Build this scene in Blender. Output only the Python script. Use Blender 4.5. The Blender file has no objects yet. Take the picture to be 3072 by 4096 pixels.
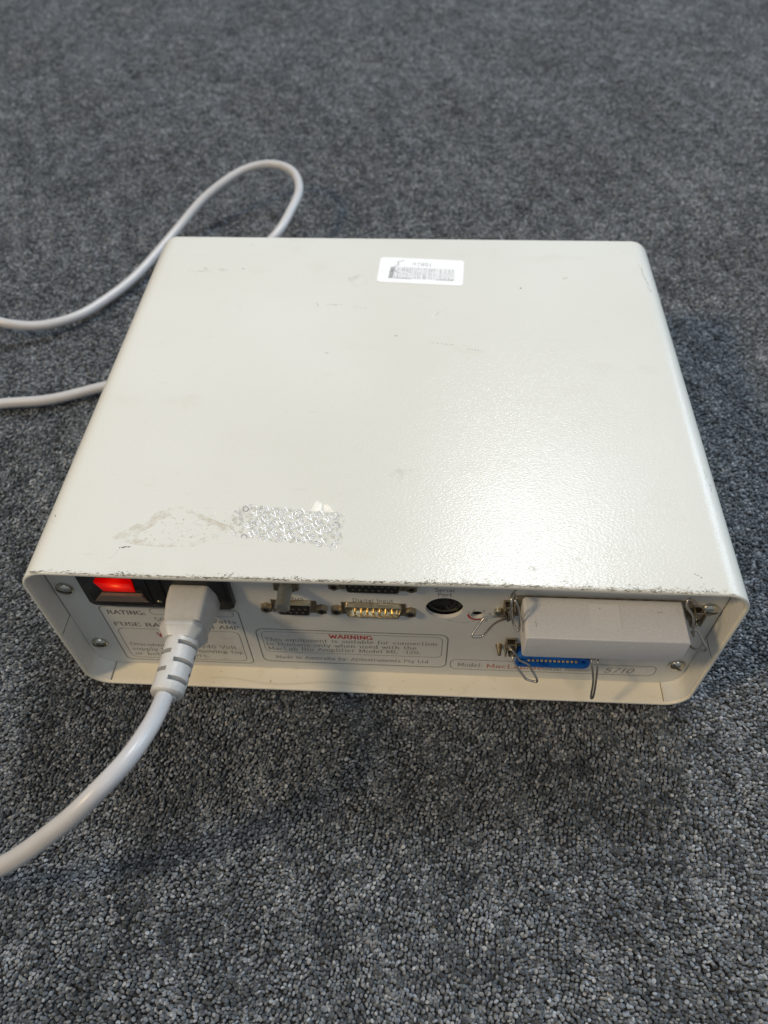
import bpy, bmesh, math, random
import numpy as np
from mathutils import Vector, Matrix, Euler

random.seed(7)
rng = np.random.default_rng(7)
sc = bpy.context.scene
COL = sc.collection
R = math.radians

# ------------------------------------------------------------------ camera
cd = bpy.data.cameras.new("camera")
cam = bpy.data.objects.new("camera", cd)
COL.objects.link(cam)
cam.location = (0.16676, -0.16885, 0.35369)
cam.rotation_euler = (0.68295, 0.02024, 0.05237)
cd.sensor_fit = 'VERTICAL'
cd.sensor_height = 36.0
cd.lens = 36.0 * 3033.5 / 4096
cd.clip_start = 0.01
cd.clip_end = 50
cd.dof.use_dof = True
cd.dof.focus_distance = 0.335
cd.dof.aperture_fstop = 9.5
sc.camera = cam

# ------------------------------------------------------------------ world + lamps
w = bpy.data.worlds.new("World")
sc.world = w
w.use_nodes = True
bg = w.node_tree.nodes['Background']
bg.inputs[0].default_value = (0.86, 0.93, 1.0, 1)
bg.inputs[1].default_value = 0.27


def area(name, loc, target, size, size_y, power, color):
    l = bpy.data.lights.new(name, 'AREA')
    l.shape = 'RECTANGLE'
    l.size = size
    l.size_y = size_y
    l.energy = power
    l.color = color
    o = bpy.data.objects.new(name, l)
    COL.objects.link(o)
    o.location = loc
    d = Vector(target) - Vector(loc)
    o.rotation_euler = d.to_track_quat('-Z', 'Y').to_euler()
    return o


area("ceiling_lamp", (0.47, 1.05, 1.65), (0.2, 0.35, 0), 0.38, 0.3, 17, (0.93, 0.97, 1.0))
area("near_ceiling_lamp", (0.35, -0.85, 2.3), (0.2, 0.1, 0), 0.45, 0.35, 4, (0.88, 0.94, 1.0))
area("window_lamp", (2.3, 1.7, 1.5), (0.15, 0.5, 0), 1.2, 1.2, 30, (0.68, 0.83, 1.0))
area("room_lamp", (-1.25, -0.75, 1.6), (0.17, 0.0, 0.03), 0.25, 0.25, 19, (1.0, 0.73, 0.40))

sc.view_settings.view_transform = 'Standard'
sc.view_settings.look = 'None'
sc.view_settings.exposure = 0.12
sc.view_settings.gamma = 1.0

# ------------------------------------------------------------------ node helpers


def new_mat(name):
    m = bpy.data.materials.new(name)
    m.use_nodes = True
    nt = m.node_tree
    return m, nt, nt.nodes['Principled BSDF']


def N(nt, typ, **kw):
    n = nt.nodes.new(typ)
    for k, v in kw.items():
        if k.startswith('i_'):
            n.inputs[k[2:].replace('_', ' ')].default_value = v
        else:
            setattr(n, k, v)
    return n


def noise(nt, vec, scale, detail=3, rough=0.5):
    n = nt.nodes.new('ShaderNodeTexNoise')
    n.inputs['Scale'].default_value = scale
    n.inputs['Detail'].default_value = detail
    n.inputs['Roughness'].default_value = rough
    if vec is not None:
        nt.links.new(vec, n.inputs['Vector'])
    return n


def ramp(nt, fac, stops):
    n = nt.nodes.new('ShaderNodeValToRGB')
    e = n.color_ramp.elements
    while len(e) < len(stops):
        e.new(0.5)
    for i, (p, c) in enumerate(stops):
        e[i].position = p
        e[i].color = c if len(c) == 4 else (*c, 1)
    nt.links.new(fac, n.inputs[0])
    return n


def mix(nt, fac, a, b, mode='MIX'):
    n = nt.nodes.new('ShaderNodeMix')
    n.data_type = 'RGBA'
    n.blend_type = mode
    for s, v in ((0, fac), (6, a), (7, b)):
        if hasattr(v, 'links') or isinstance(v, bpy.types.NodeSocket):
            nt.links.new(v, n.inputs[s])
        elif s == 0:
            n.inputs[s].default_value = v
        else:
            n.inputs[s].default_value = (*v, 1)
    return n.outputs[2]


def scaled(nt, sx, sy, sz, src='Object'):
    tc = nt.nodes.new('ShaderNodeTexCoord')
    mp = nt.nodes.new('ShaderNodeMapping')
    mp.inputs['Scale'].default_value = (sx, sy, sz)
    nt.links.new(tc.outputs[src], mp.inputs[0])
    return mp.outputs[0]


def bump(nt, bs, height, strength, dist):
    b = nt.nodes.new('ShaderNodeBump')
    b.inputs['Strength'].default_value = strength
    b.inputs['Distance'].default_value = dist
    nt.links.new(height, b.inputs['Height'])
    nt.links.new(b.outputs[0], bs.inputs['Normal'])
    return b


def simple(name, col, rough=0.5, metal=0.0, var=0.0, bump_s=0.0, scale=400.0, spec=None, dirt=None):
    m, nt, bs = new_mat(name)
    v = scaled(nt, 1, 1, 1)
    bs.inputs['Roughness'].default_value = rough
    bs.inputs['Metallic'].default_value = metal
    if spec is not None:
        bs.inputs['Specular IOR Level'].default_value = spec
    n = noise(nt, v, scale, 4)
    lo = tuple(c * (1 - var) for c in col)
    hi = tuple(min(1, c * (1 + var)) for c in col)
    r = ramp(nt, n.outputs[0], [(0.3, lo), (0.7, hi)])
    out = r.outputs[0]
    if dirt:
        n2 = noise(nt, v, dirt[1], 6, 0.65)
        r2 = ramp(nt, n2.outputs[0], [(dirt[2], (0, 0, 0)), (dirt[2] + dirt[3], (1, 1, 1))])
        out = mix(nt, r2.outputs[0], out, dirt[0])
    nt.links.new(out, bs.inputs['Base Color'])
    if bump_s:
        n3 = noise(nt, v, scale * 1.7, 3)
        bump(nt, bs, n3.outputs[0], bump_s, 0.0004)
    return m


# ------------------------------------------------------------------ materials
def cover_paint():
    m, nt, bs = new_mat("cream_textured_enamel")
    v = scaled(nt, 1, 1, 1)
    big = noise(nt, v, 9, 3, 0.5)
    c1 = ramp(nt, big.outputs[0], [(0.3, (0.665, 0.665, 0.615)), (0.7, (0.705, 0.71, 0.67))])
    # faint grey grime clouds
    n2 = noise(nt, scaled(nt, 1, 1.6, 1), 26, 7, 0.62)
    r2 = ramp(nt, n2.outputs[0], [(0.60, (0, 0, 0)), (0.80, (0.30, 0.30, 0.30))])
    c2 = mix(nt, r2.outputs[0], c1.outputs[0], (0.55, 0.53, 0.43))
    # hairline rubs
    n3 = noise(nt, scaled(nt, 0.12, 1, 1), 420, 3, 0.6)
    r3 = ramp(nt, n3.outputs[0], [(0.70, (0, 0, 0)), (0.74, (0.22, 0.22, 0.22))])
    c3 = mix(nt, r3.outputs[0], c2, (0.50, 0.49, 0.43))
    nt.links.new(c3, bs.inputs['Base Color'])
    rr = ramp(nt, noise(nt, v, 30, 3).outputs[0], [(0.3, (0.19,) * 3), (0.7, (0.24,) * 3)])
    nt.links.new(rr.outputs[0], bs.inputs['Roughness'])
    bs.inputs['Specular IOR Level'].default_value = 0.26
    # orange peel: short pebbles, smeared along x
    a = noise(nt, scaled(nt, 0.45, 1, 1), 2000, 2, 0.5)
    b = nt.nodes.new('ShaderNodeTexVoronoi')
    b.feature = 'SMOOTH_F1'
    b.inputs['Scale'].default_value = 1700
    nt.links.new(scaled(nt, 0.5, 1, 1), b.inputs['Vector'])
    ad = N(nt, 'ShaderNodeMath', operation='ADD')
    nt.links.new(a.outputs[0], ad.inputs[0])
    nt.links.new(b.outputs['Distance'], ad.inputs[1])
    bump(nt, bs, ad.outputs[0], 0.55, 0.00011)
    return m


def inner_paint():
    m, nt, bs = new_mat("cream_inner_enamel")
    v = scaled(nt, 1, 1, 1)
    c1 = ramp(nt, noise(nt, v, 14, 3).outputs[0], [(0.3, (0.80, 0.74, 0.60)), (0.7, (0.86, 0.82, 0.71))])
    n2 = noise(nt, v, 60, 7, 0.7)
    r2 = ramp(nt, n2.outputs[0], [(0.56, (0, 0, 0)), (0.75, (0.5, 0.5, 0.5))])
    c2 = mix(nt, r2.outputs[0], c1.outputs[0], (0.50, 0.42, 0.25))
    n3 = noise(nt, v, 330, 3, 0.6)
    r3 = ramp(nt, n3.outputs[0], [(0.70, (0, 0, 0)), (0.74, (0.8, 0.8, 0.8))])
    c3 = mix(nt, r3.outputs[0], c2, (0.34, 0.27, 0.17))
    nt.links.new(c3, bs.inputs['Base Color'])
    bs.inputs['Roughness'].default_value = 0.42
    bump(nt, bs, noise(nt, v, 700, 2).outputs[0], 0.35, 0.0002)
    return m


M = {}
M['cover'] = cover_paint()
M['inner'] = inner_paint()
M['panel'] = simple('panel_overlay', (0.64, 0.635, 0.60), 0.38, var=0.035, bump_s=0.08, scale=55, dirt=((0.48, 0.42, 0.30), 45, 0.60, 0.22))
M['flange'] = simple('neutral_inner_enamel', (0.70, 0.70, 0.67), 0.42, var=0.04, bump_s=0.15, scale=300)
M['seam'] = simple('dark_gap', (0.10, 0.085, 0.06), 0.8)
M['black'] = simple('black_plastic', (0.012, 0.012, 0.013), 0.38, var=0.2, bump_s=0.15, scale=700)
M['blackgloss'] = simple('black_gloss_plastic', (0.01, 0.01, 0.011), 0.15)
M['hole'] = simple('contact_hole', (0.002, 0.002, 0.002), 0.9)
M['tan'] = simple('dull_red_plastic', (0.17, 0.12, 0.10), 0.45, var=0.15, bump_s=0.2, scale=500)
M['zinc'] = simple('zinc_plated_steel', (0.56, 0.55, 0.49), 0.26, 1.0, var=0.12, bump_s=0.12, scale=420)
M['post'] = simple('brushed_post_metal', (0.62, 0.60, 0.54), 0.38, 1.0, var=0.12, scale=300)
M['nickel'] = simple('nickel_steel', (0.50, 0.475, 0.43), 0.36, 1.0, var=0.1)
M['tarnish'] = simple('tarnished_steel', (0.40, 0.34, 0.25), 0.34, 1.0, var=0.35, bump_s=0.2, scale=260)
M['shell'] = simple('tinned_shell', (0.66, 0.61, 0.48), 0.28, 1.0, var=0.15, bump_s=0.08, scale=300)
M['gold'] = simple('gold_contact', (0.95, 0.66, 0.25), 0.28, 1.0)
M['goldpin'] = simple('gold_leaf_contact', (0.75, 0.55, 0.22), 0.5, 0.2)
M['blue'] = simple('blue_plastic', (0.008, 0.12, 0.50), 0.35, var=0.08)
M['hood'] = simple('warm_grey_hood_plastic', (0.60, 0.60, 0.61), 0.52, var=0.045, bump_s=0.5, scale=900, dirt=((0.42, 0.38, 0.31), 90, 0.68, 0.12))
M['hood_recess'] = simple('hood_recess_plastic', (0.645, 0.645, 0.655), 0.5, var=0.03, bump_s=0.3, scale=900)
M['plug'] = simple('grey_pvc', (0.55, 0.55, 0.54), 0.40, var=0.04, bump_s=0.25, scale=420, dirt=((0.44, 0.39, 0.29), 120, 0.62, 0.15))
M['plug_top'] = simple('grey_pvc_warm_tone', (0.50, 0.47, 0.39), 0.42, var=0.06, bump_s=0.5, scale=300)  # warmer, slightly darker grey for the plug's top faces
M['cable'] = simple('grey_cable_pvc', (0.53, 0.525, 0.535), 0.34, var=0.035, bump_s=0.06, scale=160, spec=0.55, dirt=((0.50, 0.44, 0.34), 200, 0.70, 0.1))
M['ink'] = simple('faded_grey_ink', (0.185, 0.178, 0.165), 0.6, var=0.35, scale=900)
M['ink_dark'] = simple('grey_ink', (0.13, 0.127, 0.12), 0.6, var=0.3, scale=900)
M['ink_line'] = simple('grey_frame_ink', (0.14, 0.14, 0.14), 0.6, var=0.2, scale=500)
M['red_ink'] = simple('red_ink', (0.42, 0.035, 0.025), 0.6, var=0.2, scale=600)
M['red_faded'] = simple('faded_red_ink', (0.50, 0.20, 0.15), 0.6, var=0.3, scale=900)
M['snum'] = simple('serial_sticker', (0.66, 0.65, 0.62), 0.3)
M['sticker'] = simple('white_sticker', (0.88, 0.885, 0.90), 0.42, var=0.02, scale=200)
M['sticker_edge'] = simple('sticker_worn_film', (0.74, 0.75, 0.77), 0.3)
M['barink'] = simple('faded_bar_ink', (0.34, 0.35, 0.36), 0.5, var=0.45, scale=700)
M['barpale'] = simple('worn_bar_ink', (0.72, 0.725, 0.74), 0.5, var=0.12, scale=500)
M['paper'] = simple('torn_paper', (0.86, 0.855, 0.80), 0.9, var=0.08, bump_s=0.8, scale=300)
M['silver'] = simple('silver_foil', (0.84, 0.86, 0.89), 0.3, 0.35, var=0.06, bump_s=0.5, scale=1500)
M['silver_dull'] = simple('dull_silver_foil', (0.56, 0.56, 0.57), 0.4, 0.3, var=0.2)
M['scuff_dark'] = simple('bare_dark_metal', (0.12, 0.12, 0.105), 0.5, 0.3, var=0.4, scale=900)
M['scuff_tan'] = simple('grimy_primer', (0.36, 0.33, 0.26), 0.7, var=0.3, scale=900)
M['scuff_pale'] = simple('pale_scratch', (0.80, 0.79, 0.73), 0.5)
M['residue'] = simple('glue_residue', (0.50, 0.47, 0.38), 0.55, var=0.2, scale=900)
M['white_core'] = simple('cut_edge_cream', (0.74, 0.70, 0.58), 0.5)

m, nt, bs = new_mat('lit_red_switch')
v = scaled(nt, 1, 1, 1)
mp = N(nt, 'ShaderNodeMapping')
mp.inputs['Location'].default_value = (-36.2 / 12, 0, -82.5 / 9)
mp.inputs['Scale'].default_value = (1000 / 12, 0, 1000 / 9)
nt.links.new(scaled(nt, 1, 1, 1), mp.inputs[0])
g = N(nt, 'ShaderNodeTexGradient', gradient_type='SPHERICAL')
nt.links.new(mp.outputs[0], g.inputs[0])
r = ramp(nt, g.outputs['Fac'], [(0.0, (0.20, 0.0, 0.0)), (0.5, (0.62, 0.0, 0.0)), (0.8, (1.1, 0.02, 0.004)), (1.0, (1.3, 0.24, 0.04))])
bs.inputs['Base Color'].default_value = (0.35, 0.001, 0.001, 1)
bs.inputs['Roughness'].default_value = 0.2
bs.inputs['Specular IOR Level'].default_value = 0.15
nt.links.new(r.outputs[0], bs.inputs['Emission Color'])
bs.inputs['Emission Strength'].default_value = 0.62
M['red_lit'] = m
m, nt, bs = new_mat('neon_glow')
bs.inputs['Base Color'].default_value = (0.9, 0.2, 0.03, 1)
bs.inputs['Emission Color'].default_value = (1.0, 0.14, 0.02, 1)
bs.inputs['Emission Strength'].default_value = 1.2
M['neon'] = m


def speckled_residue(name, col, lo, hi, sc1, rough=0.5, metal=0.0, stretch=(1, 1, 1)):
    """film with holes: mixes with transparent where the residue has rubbed away"""
    m, nt, bs = new_mat(name)
    bs.inputs['Base Color'].default_value = (*col, 1)
    bs.inputs['Roughness'].default_value = rough
    bs.inputs['Metallic'].default_value = metal
    n = noise(nt, scaled(nt, *stretch), sc1, 6, 0.7)
    r = ramp(nt, n.outputs[0], [(lo, (0, 0, 0)), (hi, (1, 1, 1))])
    nt.links.new(r.outputs[0], bs.inputs['Alpha'])
    return m


M['void_film'] = speckled_residue('tamper_label_residue', (0.47, 0.45, 0.39), 0.47, 0.80, 500, 0.5, 0.0)
M['glue_film'] = speckled_residue('yellowed_glue', (0.58, 0.51, 0.38), 0.44, 1.1, 150, 0.5)
M['glue_center'] = speckled_residue('glue_specks', (0.50, 0.46, 0.38), 0.60, 0.70, 600, 0.5)
M['smudge'] = speckled_residue('grey_smudge', (0.52, 0.52, 0.46), 0.50, 1.1, 120, 0.5)

# ------------------------------------------------------------------ mesh helpers (mm units in, metres out)
MM = 0.001


def put(name, verts, faces, mat, parent=None, smooth=False, scale=MM, uv=None):
    me = bpy.data.meshes.new(name)
    me.from_pydata([tuple(c * scale for c in v) for v in verts], [], faces)
    me.validate()
    me.update()
    if isinstance(mat, (list, tuple)):
        for q in mat:
            me.materials.append(q)
    else:
        me.materials.append(mat)
    if smooth:
        me.shade_smooth()
    o = bpy.data.objects.new(name, me)
    COL.objects.link(o)
    if parent is not None:
        o.parent = parent
    return o


def from_bm(name, bm, mat, parent=None, smooth=False, sharp=None):
    bmesh.ops.recalc_face_normals(bm, faces=bm.faces[:])
    for v in bm.verts:
        v.co *= MM
    me = bpy.data.meshes.new(name)
    bm.to_mesh(me)
    bm.free()
    if isinstance(mat, (list, tuple)):
        for q in mat:
            me.materials.append(q)
    else:
        me.materials.append(mat)
    if smooth:
        me.shade_smooth()
        if sharp:
            me.set_sharp_from_angle(angle=R(sharp))
    o = bpy.data.objects.new(name, me)
    COL.objects.link(o)
    if parent is not None:
        o.parent = parent
    return o


def bm_box(bm, x0, x1, y0, y1, z0, z1, bev=0.0, seg=2):
    r = bmesh.ops.create_cube(bm, size=1)
    vs = r['verts']
    for v in vs:
        v.co = Vector(((x0 + x1) / 2 + v.co.x * (x1 - x0), (y0 + y1) / 2 + v.co.y * (y1 - y0), (z0 + z1) / 2 + v.co.z * (z1 - z0)))
    if bev:
        es = list({e for v in vs for e in v.link_edges})
        bmesh.ops.bevel(bm, geom=es, offset=bev, segments=seg, affect='EDGES', profile=0.5)


def bm_cyl_y(bm, x, z, r, y0, y1, seg=24, r2=None, bev=0.0):
    """cylinder along y"""
    r2 = r if r2 is None else r2
    res = bmesh.ops.create_cone(bm, cap_ends=True, segments=seg, radius1=r, radius2=r2, depth=abs(y1 - y0))
    mt = Matrix.Translation((x, (y0 + y1) / 2, z)) @ Matrix.Rotation(R(90), 4, 'X')
    for v in res['verts']:
        v.co = mt @ v.co
    if bev:
        cap = [e for e in {e for v in res['verts'] for e in v.link_edges} if all(abs(v.co.y - min(y0, y1)) < 1e-5 for v in e.verts)]
        bmesh.ops.bevel(bm, geom=cap, offset=bev, segments=3, affect='EDGES', profile=0.5)


def box(name, x0, x1, y0, y1, z0, z1, mat, parent, bev=0.0, seg=2):
    bm = bmesh.new()
    bm_box(bm, x0, x1, y0, y1, z0, z1, bev, seg)
    return from_bm(name, bm, mat, parent, bev > 0, 40)


def catmull(P, n=8, closed=False):
    P = [Vector(p) for p in P]
    out = []
    m = len(P)
    rngk = range(m if closed else m - 1)
    for i in rngk:
        a = P[(i - 1) % m] if (closed or i > 0) else P[0] * 2 - P[1]
        b, c = P[i], P[(i + 1) % m]
        d = P[(i + 2) % m] if (closed or i + 2 < m) else P[-1] * 2 - P[-2]
        for k in range(n):
            t = k / n
            out.append(0.5 * ((2 * b) + (c - a) * t + (2 * a - 5 * b + 4 * c - d) * t * t + (3 * b - a - 3 * c + d) * t ** 3))
    if not closed:
        out.append(P[-1])
    return out


def tube(name, path, r, mat, parent=None, seg=12, rfun=None, caps=True):
    path = [Vector(p) for p in path]
    n = len(path)
    V, F = [], []
    t0 = (path[1] - path[0]).normalized()
    up = Vector((0, 0, 1)) if abs(t0.z) < 0.9 else Vector((1, 0, 0))
    u = t0.cross(up).normalized()
    for i, p in enumerate(path):
        t = (path[min(i + 1, n - 1)] - path[max(i - 1, 0)]).normalized()
        u = (u - t * u.dot(t)).normalized()
        v = t.cross(u)
        rr = rfun(i / (n - 1)) if rfun else r
        for k in range(seg):
            a = 2 * math.pi * k / seg
            V.append(p + (u * math.cos(a) + v * math.sin(a)) * rr)
    for i in range(n - 1):
        for k in range(seg):
            k2 = (k + 1) % seg
            F.append((i * seg + k, i * seg + k2, (i + 1) * seg + k2, (i + 1) * seg + k))
    if caps:
        F.append(tuple(range(seg))[::-1])
        F.append(tuple((n - 1) * seg + k for k in range(seg)))
    return put(name, V, F, mat, parent, True)


def rounded(x0, x1, z0, z1, r, n=6):
    P = []
    for cx, cz, a0 in ((x1 - r, z1 - r, 0), (x0 + r, z1 - r, 90), (x0 + r, z0 + r, 180), (x1 - r, z0 + r, 270)):
        for k in range(n + 1):
            a = R(a0 + 90 * k / n)
            P.append((cx + r * math.cos(a), cz + r * math.sin(a)))
    return P


def prism_y(name, poly, y0, y1, mat, parent, bev=0.0):
    """polygon in xz extruded along y (front y0)"""
    bm = bmesh.new()
    a = [bm.verts.new((x, y0, z)) for x, z in poly]
    b = [bm.verts.new((x, y1, z)) for x, z in poly]
    f = bm.faces.new(a)
    bm.faces.new(b[::-1])
    n = len(poly)
    for i in range(n):
        bm.faces.new((a[i], b[i], b[(i + 1) % n], a[(i + 1) % n]))
    if bev:
        bmesh.ops.bevel(bm, geom=list(f.edges), offset=bev, segments=3, affect='EDGES', profile=0.5)
    return from_bm(name, bm, mat, parent, True, 35)


# ------------------------------------------------------------------ geometry constants (mm)
W, D, H, RR = 300.0, 253.1, 99.5, 11.75
PY = 11.5            # recessed connector panel plane
SEAM = 47.5


def empty(name, loc=(0, 0, 0)):
    o = bpy.data.objects.new(name, None)
    o.location = loc
    o.empty_display_size = 0.02
    COL.objects.link(o)
    return o


unit = empty("laboratory_recorder", (0, 0, 0))
unit["label"] = "cream metal laboratory recorder box with rounded corners lying flat on the grey carpet"
unit["category"] = "lab equipment"


def shell_path(upper):
    """outer xz path of the sheet, list of (x, z, nx, nz)"""
    P = []

    def line(a, b, nrm, n):
        for k in range(n):
            t = k / n
            P.append((a[0] + (b[0] - a[0]) * t, a[1] + (b[1] - a[1]) * t, *nrm))

    def arc(cx, cz, a0, a1, n=10):
        for k in range(n):
            a = R(a0 + (a1 - a0) * k / n)
            P.append((cx + RR * math.cos(a), cz + RR * math.sin(a), math.cos(a), math.sin(a)))
    if upper:
        line((W, SEAM + 0.15), (W, H - RR), (1, 0), 4)
        arc(W - RR, H - RR, 0, 90)
        line((W - RR, H), (RR, H), (0, 1), 40)
        arc(RR, H - RR, 90, 180)
        line((0, H - RR), (0, SEAM + 0.15), (-1, 0), 4)
        P.append((0, SEAM + 0.15, -1, 0))
    else:
        line((0, SEAM - 0.15), (0, RR), (-1, 0), 4)
        arc(RR, RR, 180, 270)
        line((RR, 0), (W - RR, 0), (0, -1), 40)
        arc(W - RR, RR, 270, 360)
        line((W, RR), (W, SEAM - 0.15), (1, 0), 4)
        P.append((W, SEAM - 0.15, 1, 0))
    return P


def bulge(x, y, top):
    bx = math.exp(-((x - 195) / 80) ** 2) * math.exp(-max(y, 0) / 45.0)
    return 1.3 * bx if top else 0.0


def make_shell(name, upper):
    P = shell_path(upper)
    V, F, MI = [], [], []
    ys = [2.2, 4, 8, 14, 24, 45, 80, 120, 170, 215, D - 2]
    rows = []
    for (x, z, nx, nz) in P:
        topness = max(0.0, nz)
        T = 1.7 + 0.8 * (1 if (upper and nz > 0.99 and 20 < x < 285) else 0) * min(1, (x - 20) / 30, (285 - x) / 30) if upper else 1.6
        prof = []   # (depth below outer skin, y) closed ring round the sheet
        rf = min(1.0, T * 0.5)
        for k in range(5):
            a = R(90 * k / 4)
            prof.append((rf - rf * math.cos(R(90) - a) if False else rf * (1 - math.sin(a)), rf * (1 - math.cos(a))))
        # prof goes from (rf,0) to (0,rf): front nose -> outer skin
        ring = prof + [(0.0, y) for y in ys] + [(0.4, D)] + [(T - 0.2, D)] + [(T, y) for y in ys[::-1] if y > 2.3]
        ring += [(T, rf), (T - 0.25 * rf, 0.25 * rf), (T - rf, 0.0)]
        row = []
        for d, y in ring:
            row.append(len(V))
            V.append((x - nx * d, y, z - nz * d + bulge(x, y, upper and nz > 0.5) * (nz if upper else 0)))
        rows.append((row, ring))
    for i in range(len(rows) - 1):
        a, b = rows[i][0], rows[i + 1][0]
        n = len(a)
        for k in range(n):
            k2 = (k + 1) % n
            F.append((a[k], a[k2], b[k2], b[k]))
            MI.append(1 if 5 + len(ys) + 1 <= k < n - 2 else 0)
    F.append(tuple(rows[0][0])[::-1])
    F.append(tuple(rows[-1][0]))
    MI += [0, 0]
    o = put(name, V, F, [M['cover'], M['inner']], unit, True)
    o.data.polygons.foreach_set('material_index', MI)
    bm = bmesh.new()
    bm.from_mesh(o.data)
    bmesh.ops.recalc_face_normals(bm, faces=bm.faces[:])
    bm.to_mesh(o.data)
    bm.free()
    o.data.set_sharp_from_angle(angle=R(50))
    return o


make_shell("top_cover", True)
make_shell("bottom_tray", False)

# rear plate closes the far end
bm = bmesh.new()
prism_y("far_end_panel", rounded(1.8, W - 1.8, 1.8, H - 2.0, RR - 1.8), D - 12, D - 10, M['panel'], unit)

# side flanges lining the recess, one upper and one lower each side (their folds make the seams)


def liner(side, upper):
    P = []
    t = 1.65
    if upper:
        P = [(t, SEAM + 0.3), (t, H - RR)]
        for k in range(1, 5):
            a = R(180 - 18 * k)
            P.append((RR + (RR - t) * math.cos(a), H - RR + (RR - t) * math.sin(a)))
    else:
        P = [(t, SEAM - 0.2), (t, RR)]
        for k in range(1, 8):
            a = R(180 + 12 * k)
            P.append((RR + (RR - t) * math.cos(a), RR + (RR - t) * math.sin(a)))
    V, F = [], []
    for i, (x, z) in enumerate(P):
        nx, nz = (1, 0)
        if i >= 2:
            cz = H - RR if upper else RR
            L = math.hypot(RR - x, cz - z)
            nx, nz = (RR - x) / L, (cz - z) / L
        th = 0.5 if upper else 0.75
        for (d, y) in ((0, 1.3), (th * 0.6, 1.2), (th, 1.6), (th, PY - 0.05), (0, PY - 0.05)):
            xx = x + nx * d
            V.append((xx if side < 0 else W - xx, y, z + nz * d))
    n = 5
    for i in range(len(P) - 1):
        for k in range(n):
            k2 = (k + 1) % n
            q = (i * n + k, i * n + k2, (i + 1) * n + k2, (i + 1) * n + k)
            F.append(q if side < 0 else q[::-1])
    a, b = tuple(range(n)), tuple((len(P) - 1) * n + k for k in range(n))
    F += [a[::-1], b] if side < 0 else [a, b[::-1]]
    o = put("side_flange", V, F, M['flange'], unit, True)
    o.data.set_sharp_from_angle(angle=R(30))
    return o


for s in (-1, 1):
    liner(s, True)
    liner(s, False)
for xa_, xb_ in ((10.95, 11.3), (W - 11.3, W - 10.95)):
    box("seam_gap", xa_, xb_, 1.4, PY - 0.02, 1.55, 1.68, M['seam'], unit)
for xa_, xb_ in ((2.12, 2.5), (W - 2.5, W - 2.12)):
    box("seam_gap", xa_, xb_, PY - 0.06, PY + 0.5, 12.0, H - 12.0, M['seam'], unit)
for xa_, xb_ in ((1.9, 2.22), (W - 2.22, W - 1.9)):
    box("seam_gap", xa_, xb_, 1.5, PY - 0.02, SEAM - 0.1, SEAM + 0.2, M['seam'], unit)

# ------------------------------------------------------------------ panel with real holes (2D curve fill)


def circ(x, z, r, n=40):
    return [(x + r * math.cos(2 * math.pi * k / n), z + r * math.sin(2 * math.pi * k / n)) for k in range(n)]


def plate_with_holes(name, outer, holes, y0, th, mat, parent):
    cu = bpy.data.curves.new(name + "_c", 'CURVE')
    cu.dimensions = '2D'
    cu.fill_mode = 'BOTH'
    cu.extrude = th / 2 * MM
    for poly in [outer] + holes:
        sp = cu.splines.new('POLY')
        sp.points.add(len(poly) - 1)
        for p, (x, z) in zip(sp.points, poly):
            p.co = (x * MM, z * MM, 0, 1)
        sp.use_cyclic_u = True
    tmp = bpy.data.objects.new("tmp", cu)
    COL.objects.link(tmp)
    dg = bpy.context.evaluated_depsgraph_get()
    me = bpy.data.meshes.new_from_object(tmp.evaluated_get(dg))
    bpy.data.objects.remove(tmp)
    me.name = name
    # curve plane xy -> world xz
    co = np.empty(len(me.vertices) * 3, np.float32)
    me.vertices.foreach_get('co', co)
    co = co.reshape(-1, 3)
    new = np.stack([co[:, 0], y0 * MM + th / 2 * MM - co[:, 2], co[:, 1]], 1)
    me.vertices.foreach_set('co', new.astype(np.float32).ravel())
    me.materials.clear()
    me.materials.append(mat)
    me.update()
    o = bpy.data.objects.new(name, me)
    COL.objects.link(o)
    o.parent = parent
    return o


DIN = (178.4, 64.7, 8.4)
ROT = (193.2, 60.2, 2.9)
panel = plate_with_holes("connector_panel", rounded(1.9, W - 1.9, 1.9, H - 2.8, 9.0),
                         [circ(*DIN), circ(*ROT, 28)], PY, 2.0, M['panel'], unit)


# ------------------------------------------------------------------ screws
def pan_screw(x, z, rot, name="panel_screw"):
    bm = bmesh.new()
    rings = [(3.9, 0.0), (4.0, -0.6), (3.85, -1.3), (3.35, -1.9), (2.6, -2.35), (1.5, -2.6), (0.01, -2.65)]
    seg = 28
    vs = []
    for r_, y_ in rings:
        vs.append([bm.verts.new((r_ * math.cos(2 * math.pi * k / seg), y_, r_ * math.sin(2 * math.pi * k / seg))) for k in range(seg)])
    for i in range(len(rings) - 1):
        for k in range(seg):
            bm.faces.new((vs[i][k], vs[i][(k + 1) % seg], vs[i + 1][(k + 1) % seg], vs[i + 1][k]))
    bmesh.ops.remove_doubles(bm, verts=bm.verts[:], dist=0.02)
    for v in bm.verts:
        v.co = Vector((x, PY, z)) + Matrix.Rotation(rot, 3, 'Y') @ v.co
    o = from_bm(name, bm, M['zinc'], unit, True, 60)
    # slot: dark recess bar with bright lips
    bm = bmesh.new()
    prof = [(-3.95, -0.7), (-3.4, -2.0), (-2.6, -2.5), (-1.4, -2.76), (0, -2.8), (1.4, -2.76), (2.6, -2.5), (3.4, -2.0), (3.95, -0.7)]
    up = [bm.verts.new((a, b, 0.55)) for a, b in prof]
    dn = [bm.verts.new((a, b, -0.55)) for a, b in prof]
    for k in range(len(prof) - 1):
        bm.faces.new((up[k], up[k + 1], dn[k + 1], dn[k]))
    for v in bm.verts:
        v.co = Vector((x, PY, z)) + Matrix.Rotation(rot, 3, 'Y') @ v.co
    from_bm("drive_slot", bm, M['seam'], o)
    return o


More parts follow.
